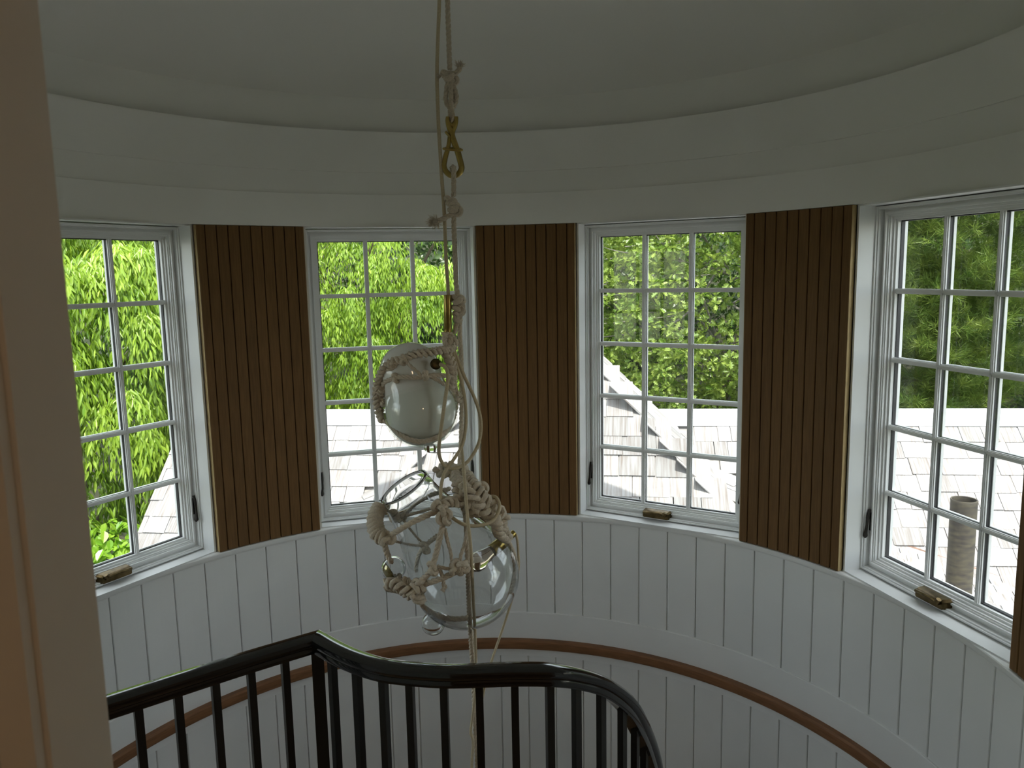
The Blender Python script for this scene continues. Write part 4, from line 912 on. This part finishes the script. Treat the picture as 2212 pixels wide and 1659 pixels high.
# knotted harness
Z6 = lambda x, y: (770 + x * .2532, 980 + y * .2532)
def qpath(pts, step=.005): return path([(*Z6(p[0], p[1]), p[2]) for p in pts], 0, step)
part('rope_plait', braid_mb(MB(), qpath([(900, 190, .06), (930, 240, .12), (990, 310, .17), (1040, 380, .19), (1090, 440, .19), (1150, 490, .18), (1210, 540, .16), (1220, 620, .14), (1235, 670, .12), (1285, 725, .07)]), .030, .014, .0094, .072, taper=.35), 'rope', g2, org)
part('rope_plait', braid_mb(MB(), qpath([(880, 130, .03), (890, 200, .09), (890, 290, .14), (905, 380, .17), (920, 430, .18), (980, 440, .19), (1060, 480, .19)]), .022, .013, .0095, .065), 'rope', g2, org)
part('rope_plait', braid_mb(MB(), qpath([(820, 105, .0), (760, 120, .02), (700, 150, .04), (860, 160, .06)]), .014, .01, .0085, .06), 'rope', g2, org)
part('rope_plait', braid_mb(MB(), qpath([(850, 420, .20), (780, 400, .21), (700, 440, .22)]), .015, .010, .0088, .055), 'rope', g2, org)
part('harness_rope', rope_mb(MB(), qpath([(690, 490, .22), (560, 545, .24), (430, 610, .25), (300, 690, .22)]), .0098), 'rope', g2, org)
part('harness_rope', rope_mb(MB(), qpath([(240, 740, .20), (245, 800, .19), (265, 860, .18), (300, 930, .20)]), .0098), 'rope', g2, org)
part('harness_rope', rope_mb(MB(), qpath([(740, 570, .23), (730, 640, .25), (705, 740, .26), (680, 850, .26), (655, 940, .26)]), .0098), 'rope', g2, org)
part('harness_rope', rope_mb(MB(), qpath([(650, 965, .26), (610, 1030, .25), (540, 1090, .23)]), .0098), 'rope', g2, org)
part('harness_rope', rope_mb(MB(), qpath([(540, 1120, .23), (640, 1095, .25), (760, 1050, .26), (860, 1000, .265), (930, 960, .265)]), .0098), 'rope', g2, org)
part('harness_rope', rope_mb(MB(), qpath([(800, 300, .02), (690, 325, 0), (590, 370, -.01), (490, 430, -.01), (400, 520, 0)]), .0085), 'rope', g2, org)
part('harness_rope', rope_mb(MB(), qpath([(900, 440, .20), (690, 455, .12), (560, 490, .08), (400, 535, .04)]), .0055), 'rope', g2, org)
part('harness_rope', rope_mb(MB(), qpath([(690, 700, .0), (600, 770, -.04), (530, 850, -.06), (500, 940, -.06), (490, 1010, -.04)]), .0085), 'rope', g2, org)
part('harness_rope', rope_mb(MB(), qpath([(755, 640, .24), (775, 740, .25), (805, 850, .26), (815, 950, .262)]), .006), 'rope', g2, org)
part('harness_rope', rope_mb(MB(), qpath([(945, 660, .25), (920, 780, .26), (890, 870, .264), (880, 940, .264)]), .006), 'rope', g2, org)
part('harness_rope', rope_mb(MB(), qpath([(300, 740, .20), (420, 770, .10), (560, 790, .02)]), .0045), 'rope', g2, org)
part('harness_rope', rope_mb(MB(), qpath([(400, 570, .05), (490, 690, .0), (570, 770, -.02)]), .0045), 'rope', g2, org)
part('harness_rope', rope_mb(MB(), qpath([(690, 960, .262), (740, 975, .264), (800, 985, .265)]), .006), 'rope', g2, org)
part('harness_rope', rope_mb(MB(), qpath([(700, 980, .262), (735, 1050, .26), (745, 1140, .25)]), .0065), 'rope', g2, org)
part('harness_rope', rope_mb(MB(), qpath([(1290, 740, .08), (1340, 860, .085), (1362, 980, .085), (1362, 1080, .08), (1330, 1190, .06)]), .0095), 'rope', g2, org)
part('harness_rope', rope_mb(MB(), qpath([(500, 1220, .20), (560, 1290, .18), (640, 1350, .16), (740, 1400, .16), (850, 1410, .17), (950, 1400, .18)]), .0085), 'rope', g2, org)
mb = wrap_mb(MB(), qpath([(215, 440, .13), (165, 520, .15), (160, 600, .17), (190, 690, .19), (240, 720, .20)]), .020, .0080, 10)
braid_mb(mb, qpath([(210, 450, .12), (150, 560, .15), (170, 680, .18), (260, 720, .20)]), .016, .012, .0085, .05)
wrap_mb(mb, qpath([(290, 470, .11), (320, 530, .10), (330, 570, .09)]), .012, .0068, 4); part('rope_coil', mb, 'rope', g2, org)
mb = braid_mb(MB(), qpath([(280, 1100, .18), (340, 1090, .20), (400, 1120, .215), (450, 1140, .22), (520, 1180, .22), (540, 1230, .20)]), .024, .014, .0085, .06)
wrap_mb(mb, qpath([(280, 1110, .17), (380, 1130, .20), (470, 1190, .21), (530, 1200, .21)]), .020, .0068, 9); part('rope_coil', mb, 'rope', g2, org)
for x, y, o_, sz in ((735, 520, .235, .028), (700, 450, .225, .022), (770, 540, .24, .022), (650, 975, .265, .020), (880, 965, .27, .022), (840, 975, .268, .018), (920, 960, .268, .018), (580, 800, -.02, .020), (385, 535, .04, .016), (265, 730, .205, .022), (540, 1120, .235, .022), (500, 1160, .23, .024),
                     (1278, 722, .07, .015), (1225, 640, .13, .016), (1160, 450, .17, .024), (1240, 540, .14, .022), (745, 1150, .25, .010), (820, 1010, .265, .012), (1050, 300, .13, .024), (1000, 470, .19, .024), (930, 330, .16, .024), (870, 220, .08, .022)):
    part('knot', knot_mb(MB(), HP(*Z6(x, y), o_), sz, min(.0092, sz * .42), tuple(RNG.uniform(0, 3, 3))), 'rope', g2, org)
